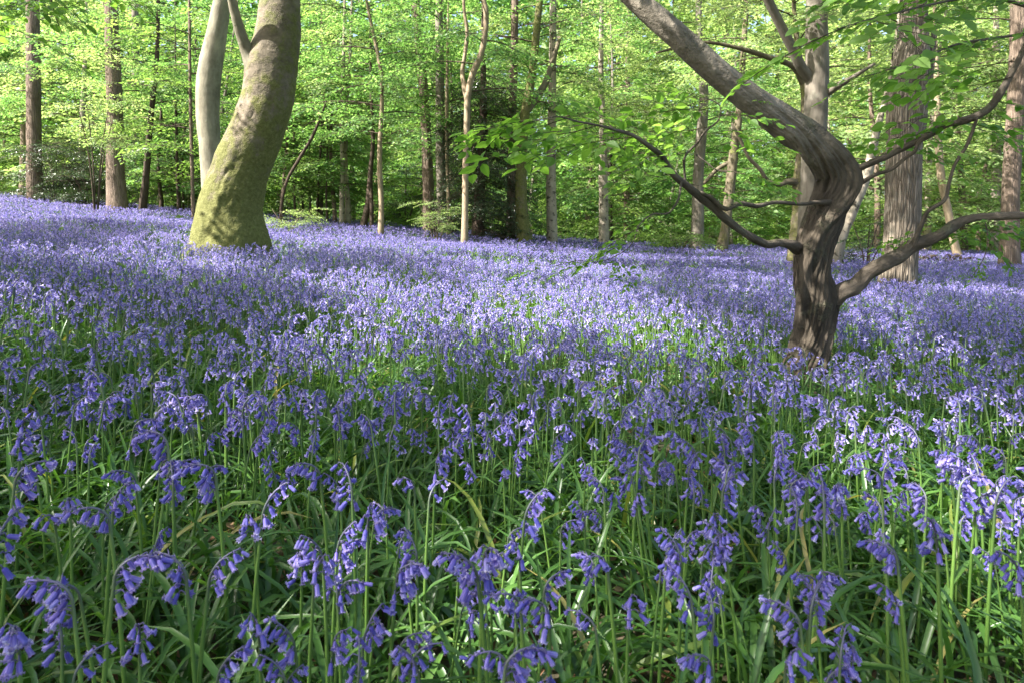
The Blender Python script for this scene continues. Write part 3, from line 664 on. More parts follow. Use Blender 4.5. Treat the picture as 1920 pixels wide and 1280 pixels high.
# far wood: one leafy mass nobody could count
def far_wood():
    rng = np.random.default_rng(91); g = Geo()
    n = 15000
    a = rng.uniform(-.95, .95, n); d = 44 + 26 * rng.random(n) ** 1.2
    x = a * d; y = d; z = zg(x, y) + .3 + 24 * rng.random(n) ** 1.15
    keepn = fbm(np.stack([x * .22, y * .22, z * .3], -1), 2, 3) > -.55
    x, y, z = x[keepn], y[keepn], z[keepn]; n = len(x)
    tm = [spray_tmpl(rng, .25, .22, twig_r=.004, wd=.36) for _ in range(4)]
    hue = x / y + .35 * fbm(np.stack([x * .1, y * .1, z * .1], -1), 2, 14)
    for mi, kk in ((0, hue < .12), (2, hue >= .12)):  # paler leaves to the right put the sunlit clearing into the colour
        c = int(kk.sum()); stamp_many(g, tm, np.stack([x, y, z], -1)[kk], rng.uniform(0, 6.28, c), rng.normal(.1, .2, c), rng.normal(0, .25, c), rng.uniform(1.6, 2.9, c), rng, m=(mi, 1), twigs=False)
    for i in range(70):
        yy = rng.uniform(45, 66); xx = rng.uniform(-.9, .9) * yy; r0 = rng.uniform(.1, .3); z0 = float(zg(xx, yy)); l = rng.normal(0, .6)
        tube(g, np.array([[xx, yy, z0 - .3], [xx + l * .3, yy, z0 + 8], [xx + l, yy, z0 + 22]]), [r0, r0 * .8, r0 * .3], 8, ds=1.5, m=1)
    o = g.build('distant_woodland', [M['leaf_a'], M['grey'], M['leaf_c']], smooth=False); tag(o, 'far green woodland closing the view behind all the nearer trees', 'woodland', kind='stuff')
far_wood()
def undergrowth():
    rng = np.random.default_rng(92); g = Geo(); n = 4200
    y = 21 + 26 * rng.random(n); x = rng.uniform(-.9, .9, n) * y
    z = zg(x, y) + .1 + 1.9 * rng.random(n) ** 1.7
    stamp_many(g, SP_FAR, np.stack([x, y, z], -1), rng.uniform(0, 6.28, n), rng.normal(-.2, .3, n), rng.normal(0, .3, n), rng.uniform(.5, 1.1, n), rng, m=(0, 1))
    o = g.build('undergrowth', [M['leaf_b'], M['twig']], smooth=False); tag(o, 'low green undergrowth covering the floor beyond the bluebells', 'undergrowth', kind='stuff')
undergrowth()

# ------------------------------------------------------------------ twisted hornbeam
def hornbeam():
    Y = 3.4; KD = .75; rng = np.random.default_rng(51)
    rows = [(700, 1510, 70), (675, 1515, 62), (620, 1525, 61), (560, 1527, 66), (510, 1521, 66), (455, 1531, 66), (400, 1553, 66), (360, 1568, 66), (325, 1567, 65), (297, 1550, 63), (268, 1518, 60), (240, 1483, 57), (208, 1437, 54), (166, 1380, 51), (119, 1326, 49), (60, 1261, 46), (10, 1204, 42), (-50, 1140, 38), (-150, 1040, 31), (-270, 930, 24), (-400, 830, 14), (-480, 780, 6)]
    dy = [0, 0, 0, 0, .02, .04, .05, .05, .03, .0, -.04, -.08, -.12, -.16, -.2, -.22, -.2, -.15, -.1, 0, 0, 0]
    rows = [(785, 1500, 84), (740, 1504, 76)] + rows; dy = [0, 0] + dy
    W = np.array([P(cx, py, Y + d) for (py, cx, w_), d in zip(rows, dy)]); r = np.array([w_ / F * Y / 2 * .93 for _, _, w_ in rows])
    z0 = float(zg(W[0][0], Y)); base = np.array([W[0][0], Y, z0])
    W = np.vstack([[W[0][0] - .01, Y, z0 - .2], W]); r = np.r_[r[0] * 1.1, r]
    root = empty('hornbeam_tree', base); tag(root, 'twisted fluted hornbeam bending left overhead, nearest tree on the right', 'tree')
    Wr, rr = resample(W, r, .012); L = np.r_[0, np.cumsum(np.linalg.norm(np.diff(Wr, axis=0), axis=1))]
    def prof(th, s, V, dv):
        low_ = 1 / (1 + np.exp((s - 1.80) / .14))                 # fluting fades along the limb
        tw = th - 1.9 * s + .5 * np.sin(2.8 * s) + .35 * vnoise(V * 4.5, 2)
        fl = .07 + .15 * np.sin(3 * tw) + .085 * np.sin(5 * tw + 1.3 + .8 * np.sin(3 * s)) + .05 * np.abs(np.sin(4 * tw + 2 * vnoise(V * 4, 6)))
        cre = -.24 * np.exp(-(np.sin((tw - 1.1) / 2) / .075) ** 2) - .20 * np.exp(-(np.sin((tw - 2.9) / 2) / .06) ** 2) - .20 * np.exp(-(np.sin((tw - 4.6) / 2) / .07) ** 2)
        cre = cre + .060 * np.sin(17 * tw + 3 * vnoise(V * np.array([12., 12, 4]), 16)) * (.6 + vnoise(V * 7, 18)) + .03 * np.sin(29 * tw + 2 * vnoise(V * 6, 26))
        k = 1 + (low_ * .95 + .08) * (fl + cre) + .04 * fbm(V * 9, 3, 1) + .012 * fbm(V * 45, 2, 9)
        hh = np.clip(V[..., 2] - z0, 0, 9); k = k + .08 * np.exp(-hh / .10) * (.5 + np.sin(4 * th))
        for c, q, a in bosses: k = k + a * np.exp(-((V - c) ** 2).sum(-1) / q ** 2)
        return k
    bosses = [(P(1604, 345, Y - .02), .06, .22), (P(1598, 318, Y - .04), .07, .12), (P(1558, 560, Y - .05), .08, .14), (P(1497, 464, Y - .06), .06, .28), (P(1535, 380, Y - .09), .03, .12), (P(1555, 300, Y - .1), .08, .10)]
    g = Geo(); tube(g, W, r, 150, ds=.012, prof=prof, tt=lambda s: s, moss=lambda V, dv, s: .16 + .12 * np.exp(-np.clip(V[..., 2] - z0, 0, 9) / .3) + .12 * np.clip(dv[..., 2], 0, 1))
    g.build('trunk', [M['hornbeam']], root, base)
    def branch(pts, nseg=16, rough=.16, parent=root):
        Pt = np.array([P(a, b, Y + d * KD) for a, b, c, d in pts]); r_ = np.array([c / F * (Y + d * KD) / 2 * .88 for a, b, c, d in pts])
        if len(pts) > 6: Pt[2:-1] += rng.normal(0, .008, (len(pts) - 3, 3))
        g = Geo()
        pf = lambda th, s, V, dv: 1 + rough * (.8 * fbm(V * 16, 3, 12) + .35 * np.sin(2 * th + 6 * s))
        Q, q = tube(g, Pt, r_, nseg, ds=.02, prof=pf, moss=lambda V, dv, s: .12 + .3 * np.clip(dv[..., 2], 0, 1))
        g.build('branch', [M['limb']], parent, base); return Q, q
    brs = []
    brs.append(branch([(1528, 572, 46, .03), (1560, 563, 44, 0), (1582, 546, 36, -.03), (1600, 533, 33, -.05), (1630, 514, 33, -.08), (1660, 495, 34, -.10), (1690, 478, 32, -.12), (1715, 463, 33, -.13), (1738, 448, 29, -.14), (1760, 436, 24, -.16), (1795, 424, 20, -.18), (1830, 415, 17, -.2), (1875, 407, 15, -.23), (1920, 402, 13, -.26), (1990, 396, 10, -.3), (2100, 370, 6, -.35)], 40, .22))
    brs.append(branch([(1712, 460, 13, -.15), (1717, 448, 11, -.17), (1728, 425, 9, -.2), (1745, 398, 8, -.22), (1765, 372, 8, -.24), (1780, 345, 7.5, -.26), (1797, 310, 7, -.28), (1815, 268, 6.5, -.3), (1832, 222, 5.5, -.32)], 12, .12))
    brs.append(branch([(1575, 328, 26, -.02), (1600, 320, 17, -.05), (1625, 308, 14, -.08), (1650, 297, 14, -.1), (1685, 282, 14, -.13), (1720, 266, 14, -.16), (1745, 248, 15, -.2), (1780, 233, 16, -.24), (1815, 220, 16, -.28), (1850, 200, 16, -.32), (1875, 178, 15, -.34), (1893, 150, 13, -.36), (1908, 115, 12, -.38), (1922, 80, 10, -.4), (1950, 20, 8, -.42), (1990, -60, 5, -.45)], 20, .1))
    brs.append(branch([(1595, 355, 16, -.02), (1612, 346, 9, -.06), (1640, 332, 8, -.1), (1670, 316, 8, -.14), (1700, 299, 7, -.17), (1718, 288, 8, -.2), (1729, 272, 9, -.22), (1740, 252, 8, -.23)], 12, .12))
    b3 = branch([(1545, 476, 40, .16), (1520, 472, 38, .12), (1500, 467, 31, .05), (1478, 461, 22, -.04), (1462, 458, 17, -.10), (1440, 455, 17, -.2), (1410, 445, 18, -.28), (1390, 432, 16, -.34), (1360, 415, 17, -.42), (1335, 392, 16, -.5), (1318, 373, 18, -.56), (1295, 350, 16, -.62), (1270, 326, 14, -.7), (1240, 294, 13, -.8), (1215, 271, 11, -.88), (1190, 254, 8, -.96), (1160, 243, 7, -1.05), (1125, 236, 5, -1.15), (1085, 228, 4, -1.25), (1040, 222, 3, -1.35), (985, 232, 2, -1.45)], 16, .12)
    brs.append(b3)
    brs.append(branch([(1560, 380, 14, 0), (1528, 380, 9, -.06), (1500, 382, 8, -.15), (1460, 384, 9, -.25), (1420, 386, 10, -.35), (1385, 385, 10, -.42), (1355, 381, 10, -.49), (1330, 371, 10, -.55), (1314, 362, 8, -.6)], 12, .1))
    brs.append(branch([(1285, 340, 6, -.66), (1283, 318, 5, -.68), (1290, 295, 5, -.7), (1308, 270, 4.5, -.72), (1328, 245, 4, -.74), (1340, 222, 3.5, -.76), (1343, 200, 3, -.78), (1330, 186, 2.5, -.8)], 8, .15))
    brs.append(branch([(1278, 335, 6, -.68), (1276, 352, 5, -.7), (1264, 378, 4.5, -.74), (1252, 398, 3.5, -.78), (1226, 406, 3, -.84), (1206, 425, 2.6, -.9), (1188, 452, 2.2, -.95), (1160, 478, 2, -1.0), (1125, 490, 1.6, -1.05), (1080, 497, 1.4, -1.1), (1020, 507, 1.2, -1.15), (990, 495, 1, -1.18)], 7, .1))
    brs.append(branch([(1305, 290, 4, -.7), (1325, 305, 3.4, -.72), (1345, 320, 2.6, -.74), (1375, 322, 2, -.78)], 7, .1))
    # foliage: leaves on the twigs, set where the photograph carries them
    tms = SP_NEAR; pos = []; yaw = []; pit = []; rol = []; S = []
    def spr(px, py, d, yw, sc, pi=.12, ro=0.):
        pos.append(P(px, py, Y + d * KD)); yaw.append(math.radians(yw)); pit.append(pi); rol.append(ro); S.append(sc * .72)
    # yaw 180 points left, 0 right, 270 to the camera
    for a in [(1190, 254, -.95, 175, .62, .08, .2), (1125, 237, -1.15, 168, .66, .1, .1), (1060, 226, -1.3, 185, .5, .12, .3), (1040, 224, -1.35, 200, .42, .05, -.2), (1000, 230, -1.4, 172, .34, .1, .2),
              (1200, 262, -.92, 140, .5, -.5, .5), (1215, 270, -.9, 100, .42, -.6, .3), (1150, 242, -1.08, 120, .4, -.7, .2), (1240, 292, -.8, 150, .45, -.3, .6), (1235, 290, -.8, 230, .5, .25, -.2), (1170, 246, -1., 215, .5, .2, -.2), (1100, 232, -1.2, 220, .45, .25, -.3),
              (1343, 205, -.78, 165, .5, -.1, .4), (1335, 190, -.8, 140, .42, -.4, .3), (1330, 240, -.75, 190, .5, .05, .3), (1308, 268, -.72, 175, .45, .1, .2), (1345, 215, -.78, 20, .42, -.1, .3), (1325, 250, -.75, 10, .45, .05, -.2), (1300, 285, -.7, 200, .42, .1, .1), (1290, 345, -.66, 20, .35, .1, .2), (1375, 322, -.78, 10, .35, .2, .3), (1345, 318, -.75, 330, .4, .15, 0),
              (1270, 325, -.7, 195, .42, .1, .2), (1252, 398, -.78, 170, .3, .2, .2), (1188, 452, -.95, 200, .34, .25, .3), (1206, 425, -.9, 210, .36, .3, .2), (1150, 482, -1., 290, .22, .5, .1), (1085, 497, -1.1, 200, .16, .2, .2), (1010, 506, -1.15, 190, .14, .1, .2), (1100, 494, -1.08, 130, .15, -.1, .2),
              (1700, 275, -.15, 20, .45, .1, .3), (1745, 248, -.2, 150, .5, .05, .3), (1760, 240, -.22, 60, .5, -.1, .4), (1790, 228, -.25, 20, .55, 0., .3), (1800, 225, -.27, 330, .5, .15, -.2), (1850, 200, -.32, 150, .6, .05, .4), (1860, 190, -.33, 20, .5, 0, .3), (1660, 292, -.12, 160, .35, .05, .3), (1735, 262, -.22, 290, .35, .3, .1), (1893, 150, -.36, 170, .7, 0., .35), (1908, 115, -.38, 160, .8, -.02, .3),
              (1830, 225, -.32, 170, .45, .1, .2), (1825, 240, -.31, 20, .4, .15, .2), (1765, 436, -.17, 30, .4, .0, .3), (1800, 422, -.18, 10, .5, .05, .2), (1840, 412, -.2, 350, .45, .2, .2), (1735, 447, -.16, 170, .3, .1, .4), (1720, 440, -.18, 190, .28, .1, .2), (1870, 408, -.23, 200, .4, .2, .3), (1890, 404, -.25, 310, .4, .5, 0), (1840, 415, -.2, 300, .35, .9, 0), (1800, 330, -.28, 20, .3, .15, .2)]:
        spr(*a)
    # hanging twig by the oak foot
    brs.append(branch([(1846, 412, 3, -.2), (1852, 440, 2.4, -.24), (1848, 475, 2, -.28), (1836, 500, 1.6, -.3), (1822, 520, 1.2, -.32)], 6, .1)); spr(1835, 502, -.3, 215, .16, .5, .1); spr(1846, 480, -.28, 230, .16, .7, 0)
    # boughs reaching in above the trunk and to the right (upper crown), toward the camera
    for pts in ([(1950, 20, 8, -.42), (1850, -5, 7, -.8), (1740, 10, 5, -1.2), (1680, 25, 4, -1.5), (1620, 40, 3, -1.8), (1570, 55, 2, -1.95)],
                [(1960, 60, 7, -.42), (1880, 70, 6, -.7), (1790, 85, 5, -.9), (1730, 110, 4, -1.1), (1670, 130, 3, -1.3), (1620, 145, 2, -1.4)],
                [(1990, -60, 6, -.45), (1880, -50, 5, -1.0), (1760, -35, 4, -1.5), (1670, -20, 3, -1.9), (1590, 0, 2, -2.1)]):
        Q, q = branch(pts, 7, .12); brs.append((Q, q))
        n = len(Q); k = 0
        for i in range(12, n, 9):
            k += 1; d = Q[min(i + 2, n - 1)] - Q[max(i - 2, 0)]; yw = math.atan2(d[1], d[0]) + (1 if k % 2 else -1) * rng.uniform(.3, .9)
            pos.append(Q[i]); yaw.append(yw); pit.append(rng.normal(.12, .15)); rol.append(rng.normal(0, .25)); S.append(rng.uniform(.24, .42))
    # upper crown above the frame on the bent limb
    for i in range(90):
        c = W[int(rng.integers(19, len(W)))]; a = rng.uniform(0, 6.28); q = rng.uniform(.1, 1.2)
        p = c + np.array([math.cos(a) * q, math.sin(a) * q * .8, rng.uniform(-.1, .8)])
        if p[2] < ZC + (HY + (60 if topx(*p)[0] > 1420 else 300)) / F * p[1]: continue
        pos.append(p); yaw.append(a); pit.append(rng.normal(.1, .2)); rol.append(rng.normal(0, .3)); S.append(rng.uniform(.4, .7))
    # little sprouts on the big limb
    for px, py in ((1395, 140), (1330, 62), (1270, 22), (1425, 185)): spr(px, py + 4, -.36, rng.uniform(0, 360), .14, -.2, .2)
    g = Geo(); stamp_many(g, tms, np.array(pos), np.array(yaw), np.array(pit), np.array(rol), np.array(S), rng, m=(0, 1))
    # leaf size must stay natural when sprays are small: handled by scale of template (leaf ~ 6 cm x scale)
    g.build('foliage', [M['leaf_near'], M['twig']], root, base, smooth=False)
    return root
hornbeam()

# ------------------------------------------------------------------ canopy that shades the near ground (unseen crowns above the frame, sprays placed by where their shadows fall)
SUNNY = [(150, 415, 260, 40), (560, 450, 130, 22), (760, 455, 120, 16), (1000, 480, 220, 18), (1250, 490, 200, 16), (1420, 515, 90, 20), (1085, 565, 180, 36), (950, 610, 60, 20), (1240, 610, 70, 18), (680, 530, 60, 14), (1620, 610, 60, 30), (1600, 655, 60, 16), (1850, 895, 80, 55), (1790, 545, 110, 20), (1530, 780, 40, 20),
         (930, 1000, 80, 36), (300, 785, 70, 16), (450, 745, 70, 16), (60, 800, 50, 20), (530, 1090, 60, 36), (1130, 700, 50, 12), (1260, 1110, 60, 28), (90, 560, 70, 10), (1650, 1000, 70, 24), (420, 500, 60, 12)]
def sunny(gx, gy, margin):
    r = np.zeros(np.shape(gx), bool)
    for a, b, c, d in SUNNY:
        Y = 8.
        for _ in range(30):
            x = (a - CX) / F * Y; dz = ZC - float(zg(x, Y)) - .30
            Y = min(.5 * Y + .5 * max(.6, dz * F / max(b - HY, 4)), 24.)
        rx = c / F * Y; ry = min(d * Y / max(b - HY, 8), 6.)
        r |= ((gx - x) / (rx + margin * (1.8 if a in (1085, 1850) else 1))) ** 2 + ((gy - Y) / (ry + margin * (1.5 if a in (1085, 1850) else 1))) ** 2 < 1
    return r
def canopy():
    rng = np.random.default_rng(123)
    n = 20000
    gy = -1.2 + 12.2 * rng.random(n); gx = rng.uniform(-1, 1, n) * (3.0 + .82 * np.clip(gy, 0, 20)) + .3
    z = zg(gx, gy) + .32
    tall = rng.uniform(4.2, 9.5, n)
    pos = np.stack([gx, gy, z], -1) + SUN[None] / SUN[2] * tall[:, None]
    sc = rng.uniform(.45, .85, n); ok = np.ones(n, bool)
    ok &= ~sunny(gx, gy, .30 * sc)
    yaw = rng.uniform(0, 6.28, n); pos[:, 0] -= .5 * sc * np.cos(yaw); pos[:, 1] -= .5 * sc * np.sin(yaw)
    # keep above the frame for a camera a step to the side as well
    ok &= pos[:, 2] > ZC + .40 * np.maximum(pos[:, 1], 0) + .9
    # sprays left out between the leaning beech and the sun, so its trunk is lit
    bx, by = BEECH_BASE[0] + .25, BEECH_BASE[1]; tq = ((pos[:, 0] - bx) * SUN[0] + (pos[:, 1] - by) * SUN[1]) / (SUN[0] ** 2 + SUN[1] ** 2)
    cl = pos - tq[:, None] * SUN[None]; near = (np.hypot(cl[:, 0] - bx, cl[:, 1] - by) < .85) & (cl[:, 2] > .2) & (cl[:, 2] < 4.6) & (tq > 0)
    ok &= ~(near & (rng.random(n) < .9))
    tq = ((pos[:, 0] - .1) * SUN[0] + (pos[:, 1] - 2.75) * SUN[1]) / (SUN[0] ** 2 + SUN[1] ** 2); cl = pos - tq[:, None] * SUN[None]  # same kind of gap cut to light the hornbeam's left leaves
    ok &= ~((np.hypot(cl[:, 0] - .1, cl[:, 1] - 2.75) < .75) & (cl[:, 2] > 1.) & (cl[:, 2] < 1.9) & (tq > 0) & (rng.random(n) < .8))
    # random openings cut to let sun flecks through
    ok &= fbm(np.stack([gx * 1.4, gy * 1.4, 0 * gx], -1), 2, 31) > -.32
    pos = pos[ok]; sc = sc[ok]; yaw = yaw[ok]; n = len(pos)
    pit = rng.normal(.05, .2, n); rol = rng.normal(0, .2, n)
    owners = [('beech', BEECH_BASE[:2]), ('a', np.array([-7.5, -2.5])), ('b', np.array([-11.5, 3.5]))]  # a and b are unseen trees, put in to carry the shading sprays
    D = np.stack([np.linalg.norm(pos[:, :2] - o[1], axis=1) for o in owners], 1); own = D.argmin(1)
    for i, (nm, c) in enumerate(owners):
        k = own == i; g = Geo()
        if nm == 'beech':
            root, base, ax = BEECH, BEECH_BASE, BEECH_AX
        else:
            base = np.array([c[0], c[1], float(zg(*c))]); root = empty('beech_tree', base)
            tag(root, 'tall beech beside the viewpoint' if nm == 'a' else 'tall beech left of the bluebell glade', 'tree')
            root['label'] = 'tall beech standing out of view left of the viewpoint, casting the near shade' if nm == 'a' else 'tall beech standing out of view beyond the left edge, casting shade on the glade'
            W = np.array([base + [0, 0, -.3], base + [.1, 0, 3], base + [.3, .1, 7], base + [.2, 0, 12]]); gg = Geo()
            tube(gg, W, [.36, .27, .2, .05], 20, ds=.15, prof=bump_prof(.05, 3, .2, base[2])); gg.build('trunk', [M['grey']], root, base); ax = axis_of(W)
        idx = np.where(k)[0]
        for j in rng.choice(idx, min(60, len(idx)), replace=False):
            p = pos[j]; hd = np.linalg.norm(p[:2] - ax(p[2])[:2]); s0 = ax(max(p[2] - rng.uniform(.1, .4) * hd, base[2] + rng.uniform(4.6, 6.5))); mid = (s0 * .5 + p * .5) + np.array([0, 0, .12 * hd])
            mz = mid[2] > ZC + .36 * max(mid[1], 0) + .3
            if not mz: continue
            tube(g, np.array([s0, mid, p]), [.012 + .005 * hd, .009 + .003 * hd, .005], 5, ds=.4, m=1)
        stamp_many(g, SP_SHADE, pos[k], yaw[k], pit[k], rol[k], sc[k], rng, m=(0, 1))
        if nm == 'beech':
            crown(g, ax, 8.2, 13, 14, 3.2, 1.8, SP_FAR, rng, sc=(1., 1.5), step=.6)
        g.build('crown', [M['leaf_a'], M['twig']], root, base, smooth=False)
    print('canopy sprays', n)
canopy()

# a leafy twig hanging into the top left corner belongs to a sapling just left of the frame
def corner_sapling():
    Y = 6.5; rng = np.random.default_rng(8); x0 = -5.9; z0 = float(zg(x0, Y)); base = np.array([x0, Y, z0])
    root = empty('sapling', base); tag(root, 'sapling whose leafy twig hangs into the top left corner', 'tree')
    W = np.array([[x0, Y, z0 - .2], [x0 + .1, Y, z0 + 1.5], [x0 + .25, Y, z0 + 3.2], [x0 + .3, Y, z0 + 4.6]]); g = Geo(); tube(g, W, [.05, .045, .03, .01], 10, ds=.1, prof=bump_prof(.08, 8)); g.build('trunk', [M['hazel']], root, base)
    g = Geo(); tube(g, np.array([W[3] - [0, 0, .6], P(20, -60, Y), P(92, -10, Y), P(103, 28, Y), P(116, 62, Y)]), [.02, .014, .010, .008, .004], 6, ds=.08); g.build('branch', [M['twig']], root, base)
    g = Geo(); pts = [(20, 25, 0), (40, 10, 20), (70, 0, 350), (30, 35, 300), (10, 70, 10), (60, 40, 180), (100, 20, 200), (0, 10, 340), (130, -20, 20), (20, -20, 0), (55, 20, 280)]
    stamp_many(g, SP_NEAR, np.array([P(a, b - 20, Y + rng.normal(0, .25)) for a, b, c in pts]), np.radians([c for *_, c in pts]), rng.normal(.25, .15, len(pts)), rng.normal(0, .25, len(pts)), rng.uniform(.5, .8, len(pts)), rng, m=(0, 1))
    crown(g, axis_of(W), z0 + 3.4, z0 + 4.6, 8, .8, .5, SP_NEAR, rng, sc=(.5, .8), step=.3, br=.008)
    g.build('foliage', [M['leaf_near'], M['twig']], root, base, smooth=False)
corner_sapling()

# ------------------------------------------------------------------ bluebells
def bell_arrays(n=12, rings=((0, .0013), (.0016, .0029), (.0050, .0035), (.0110, .0036), (.0155, .0040)), flare=.0080, curl=.0040, L=.0195, lobes=6, open_=1.):
    V = []; tt = []; rib = []
    th = np.arange(n) * 2 * np.pi / n; tip = (np.arange(n) % 2 == 0)
    for z, r in rings:
        k = 1 + (.10 * np.where(tip, 1, -1) if n == 12 else 0)
        V.append(np.stack([np.cos(th) * r * k, np.sin(th) * r * k, np.full(n, -z)], -1)); tt.append(np.full(n, z / L * .8)); rib.append(np.where(tip, 1., 0.))
    # petal tips bend out and curl back
    r1 = np.where(tip, .0060 * open_ + .0036 * (1 - open_), .0044); z1 = np.where(tip, L, .0165)
    V.append(np.stack([np.cos(th) * r1, np.sin(th) * r1, -z1], -1)); tt.append(np.full(n, .9)); rib.append(np.where(tip, .6, 0.))
    r2 = np.where(tip, flare * open_ + .0022 * (1 - open_), .0045); z2 = np.where(tip, L - curl * open_ + .0012 * (1 - open_), .0167)
    V.append(np.stack([np.cos(th) * r2, np.sin(th) * r2, -z2], -1)); tt.append(np.full(n, 1.)); rib.append(np.zeros(n))
    V = np.concatenate(V); m_ = len(V) // n
    i = np.arange(m_ - 1)[:, None] * n; j = np.arange(n)[None]; j2 = (j + 1) % n
    Q = np.stack([i + j, i + n + j, i + n + j2, i + j2], -1).reshape(-1, 4)
    return V, Q, np.concatenate(tt), np.concatenate(rib)
def bell_lo(n=5):
    th = np.arange(n) * 2 * np.pi / n; V = []; tt = []
    for z, r, t in ((.0, .0016, 0), (.004, .0035, .3), (.0150, .0040, .75), (.0180, .0074, 1.)):
        V.append(np.stack([np.cos(th) * r, np.sin(th) * r, np.full(n, -z)], -1)); tt.append(np.full(n, t))
    V = np.concatenate(V); i = np.arange(3)[:, None] * n; j = np.arange(n)[None]; j2 = (j + 1) % n
    return V, np.stack([i + j, i + n + j, i + n + j2, i + j2], -1).reshape(-1, 4), np.concatenate(tt), np.zeros(len(V))
def bell_xlo():
    n = 3; th = np.arange(n) * 2 * np.pi / n; V = []; tt = []
    for z, r, t in ((.0, .0032, .2), (.018, .0070, .72)):
        V.append(np.stack([np.cos(th) * r, np.sin(th) * r, np.full(n, -z)], -1)); tt.append(np.full(n, t))
    V = np.concatenate(V); j = np.arange(n); j2 = (j + 1) % n
    return V, np.stack([j, n + j, n + j2, j2], -1), np.concatenate(tt), np.zeros(len(V))
BELL_HI = [bell_arrays(), bell_arrays(flare=.0086, curl=.0056), bell_arrays(open_=.55), bell_arrays(open_=0.)]
BELL_LO = [bell_lo()]; BELL_X = [bell_xlo()]

def plant(rng, h=.36, nb=8, nod=None):
    """stem path and bell placements (position, direction, scale, kind) for one nodding bluebell that leans to +X"""
    nod = rng.uniform(.55, 1.0) if nod is None else nod
    s = np.r_[np.linspace(0, .80, 6), np.linspace(.86, 1, 9)]; ang = np.where(s < .865, .12 * s, .104 + np.clip((s - .865) / .135, 0, 1) ** .85 * 2.0 * nod)   # angle from vertical
    ds = h * 1.06; P_ = [np.zeros(3)]
    wob = rng.normal(0, .05)
    for k in range(1, 15):
        a = ang[k]; P_.append(P_[-1] + ds * (s[k] - s[k - 1]) * np.array([math.sin(a), wob * math.sin(a), math.cos(a)]))
    P_ = np.array(P_)
    bells = []; peds = []
    span = min(.21, .075 + .0095 * nb)
    for k in range(nb):
        t = 1 - span * (1 - (k + .4) / nb); p = np.array([np.interp(t, s, P_[:, q]) for q in range(3)])
        side = (1 if k % 2 else -1) * rng.uniform(.15, 1.1)
        d = nrm(np.array([1.0 + rng.normal(0, .5), side, rng.uniform(-.1, .5)]))
        l = rng.uniform(.006, .015) * (1.15 - .5 * k / nb)
        young = k / nb
        e = p + d * l + np.array([0, 0, -.003])
        bd = nrm(np.array([d[0] * .4, d[1] * .45, -1.0 + .45 * young + abs(rng.normal(0, .36))]))
        sc = rng.uniform(.62, .92) * (1.04 - .22 * young)
        kind = 3 if (young > .86 and nb > 5) else (2 if rng.random() < .15 else (1 if rng.random() < .4 else 0))
        bells.append((e, bd, sc, kind)); peds.append(np.array([p, p + d * l * .7 + [0, 0, .002], e]))
    return P_, bells, peds
def rot_to(d, spin):
    """matrix turning -Z to d"""
    z = -np.asarray(d); a = np.array([1., 0, 0]) if abs(z[0]) < .9 else np.array([0, 1., 0]); x = nrm(np.cross(a, z)); y = np.cross(z, x)
    R_ = np.stack([x, y, z], 1); c, s = math.cos(spin), math.sin(spin)
    return R_ @ np.array([[c, -s, 0], [s, c, 0], [0, 0, 1]])

BELL_MESH = []
for k, (V, Q, tt, rib) in enumerate(BELL_HI):
    g = Geo(); g.add(V, Q, None, 0, tt=tt, rib=rib, var=.0001); o = g.build('flower', [M['bell']], link=False); BELL_MESH.append(o.data); bpy.data.objects.remove(o)

GROUPLAB = 'violet bluebells nodding in the near drift'
def make_proto(rng, h, nb, nod=None):
    P_, bells, peds = plant(rng, h, nb, nod)
    root = empty('bluebell', (0, 0, 0)); g = Geo()
    rs = np.interp(np.r_[np.linspace(0, .80, 6), np.linspace(.86, 1, 9)], [0, .75, .9, 1], [.0031, .0024, .0016, .0008])
    tube(g, P_, rs, 8, tt=lambda s: .72 * s + .28 * np.clip((s - .7) / .3, 0, 1), var=rng.random())
    for p in peds:
        tube(g, p, [.0008, .0007, .0009], 5, tt=lambda s: .93 + .07 * s, var=.5)
        # two narrow bracts under each pedicel
        b = p[0]; d = nrm(p[2] - p[0]); side = np.array([-d[1], d[0], 0.]) * .0012; tip = b + d * .012 + [0, 0, .006]
        g.add(np.array([b - side, b + side, tip]), None, [[0, 1, 2]], 0, tt=1., var=.4)
    g.build('stem', [M['stem']], root)
    for e, bd, sc, kind in bells:
        o = bpy.data.objects.new('flower', BELL_MESH[kind]); COL.objects.link(o); o.parent = root
        R_ = rot_to(bd, rng.uniform(0, 6.28)); o.matrix_local = Matrix.LocRotScale(Vector(e), Matrix(R_.tolist()).to_quaternion(), Vector((sc, sc, sc)))
    return root, P_
rb = np.random.default_rng(300)
PROTO = [make_proto(rb, 1.0 * h, nb, nod) for h, nb, nod in
         ((.36, 11, .7), (.36, 14, .85), (.36, 8, .5), (.36, 10, .6), (.36, 7, .4), (.36, 18, 1.0), (.36, 12, .55), (.36, 6, .35), (.36, 16, .75), (.36, 9, 1.0), (.36, 11, .45), (.36, 5, .8), (.36, 13, .5), (.36, 10, .85))]
proto_used = [False] * len(PROTO)
def place_plant(k, x, y, yaw, s, tilt=(0, 0), label=None):
    root = PROTO[k][0]
    if proto_used[k]:
        r = root.copy(); COL.objects.link(r)
        for ch in root.children:
            c = ch.copy(); COL.objects.link(c); c.parent = r
    else: r = root; proto_used[k] = True
    r.location = (x, y, float(zg(x, y)) - .005); r.rotation_euler = (tilt[0], tilt[1], yaw); r.scale = (s, s, s)
    tag(r, label or 'single violet bluebell on a green stem among the crowd in the near drift', 'bluebell', GROUPLAB)
    return r
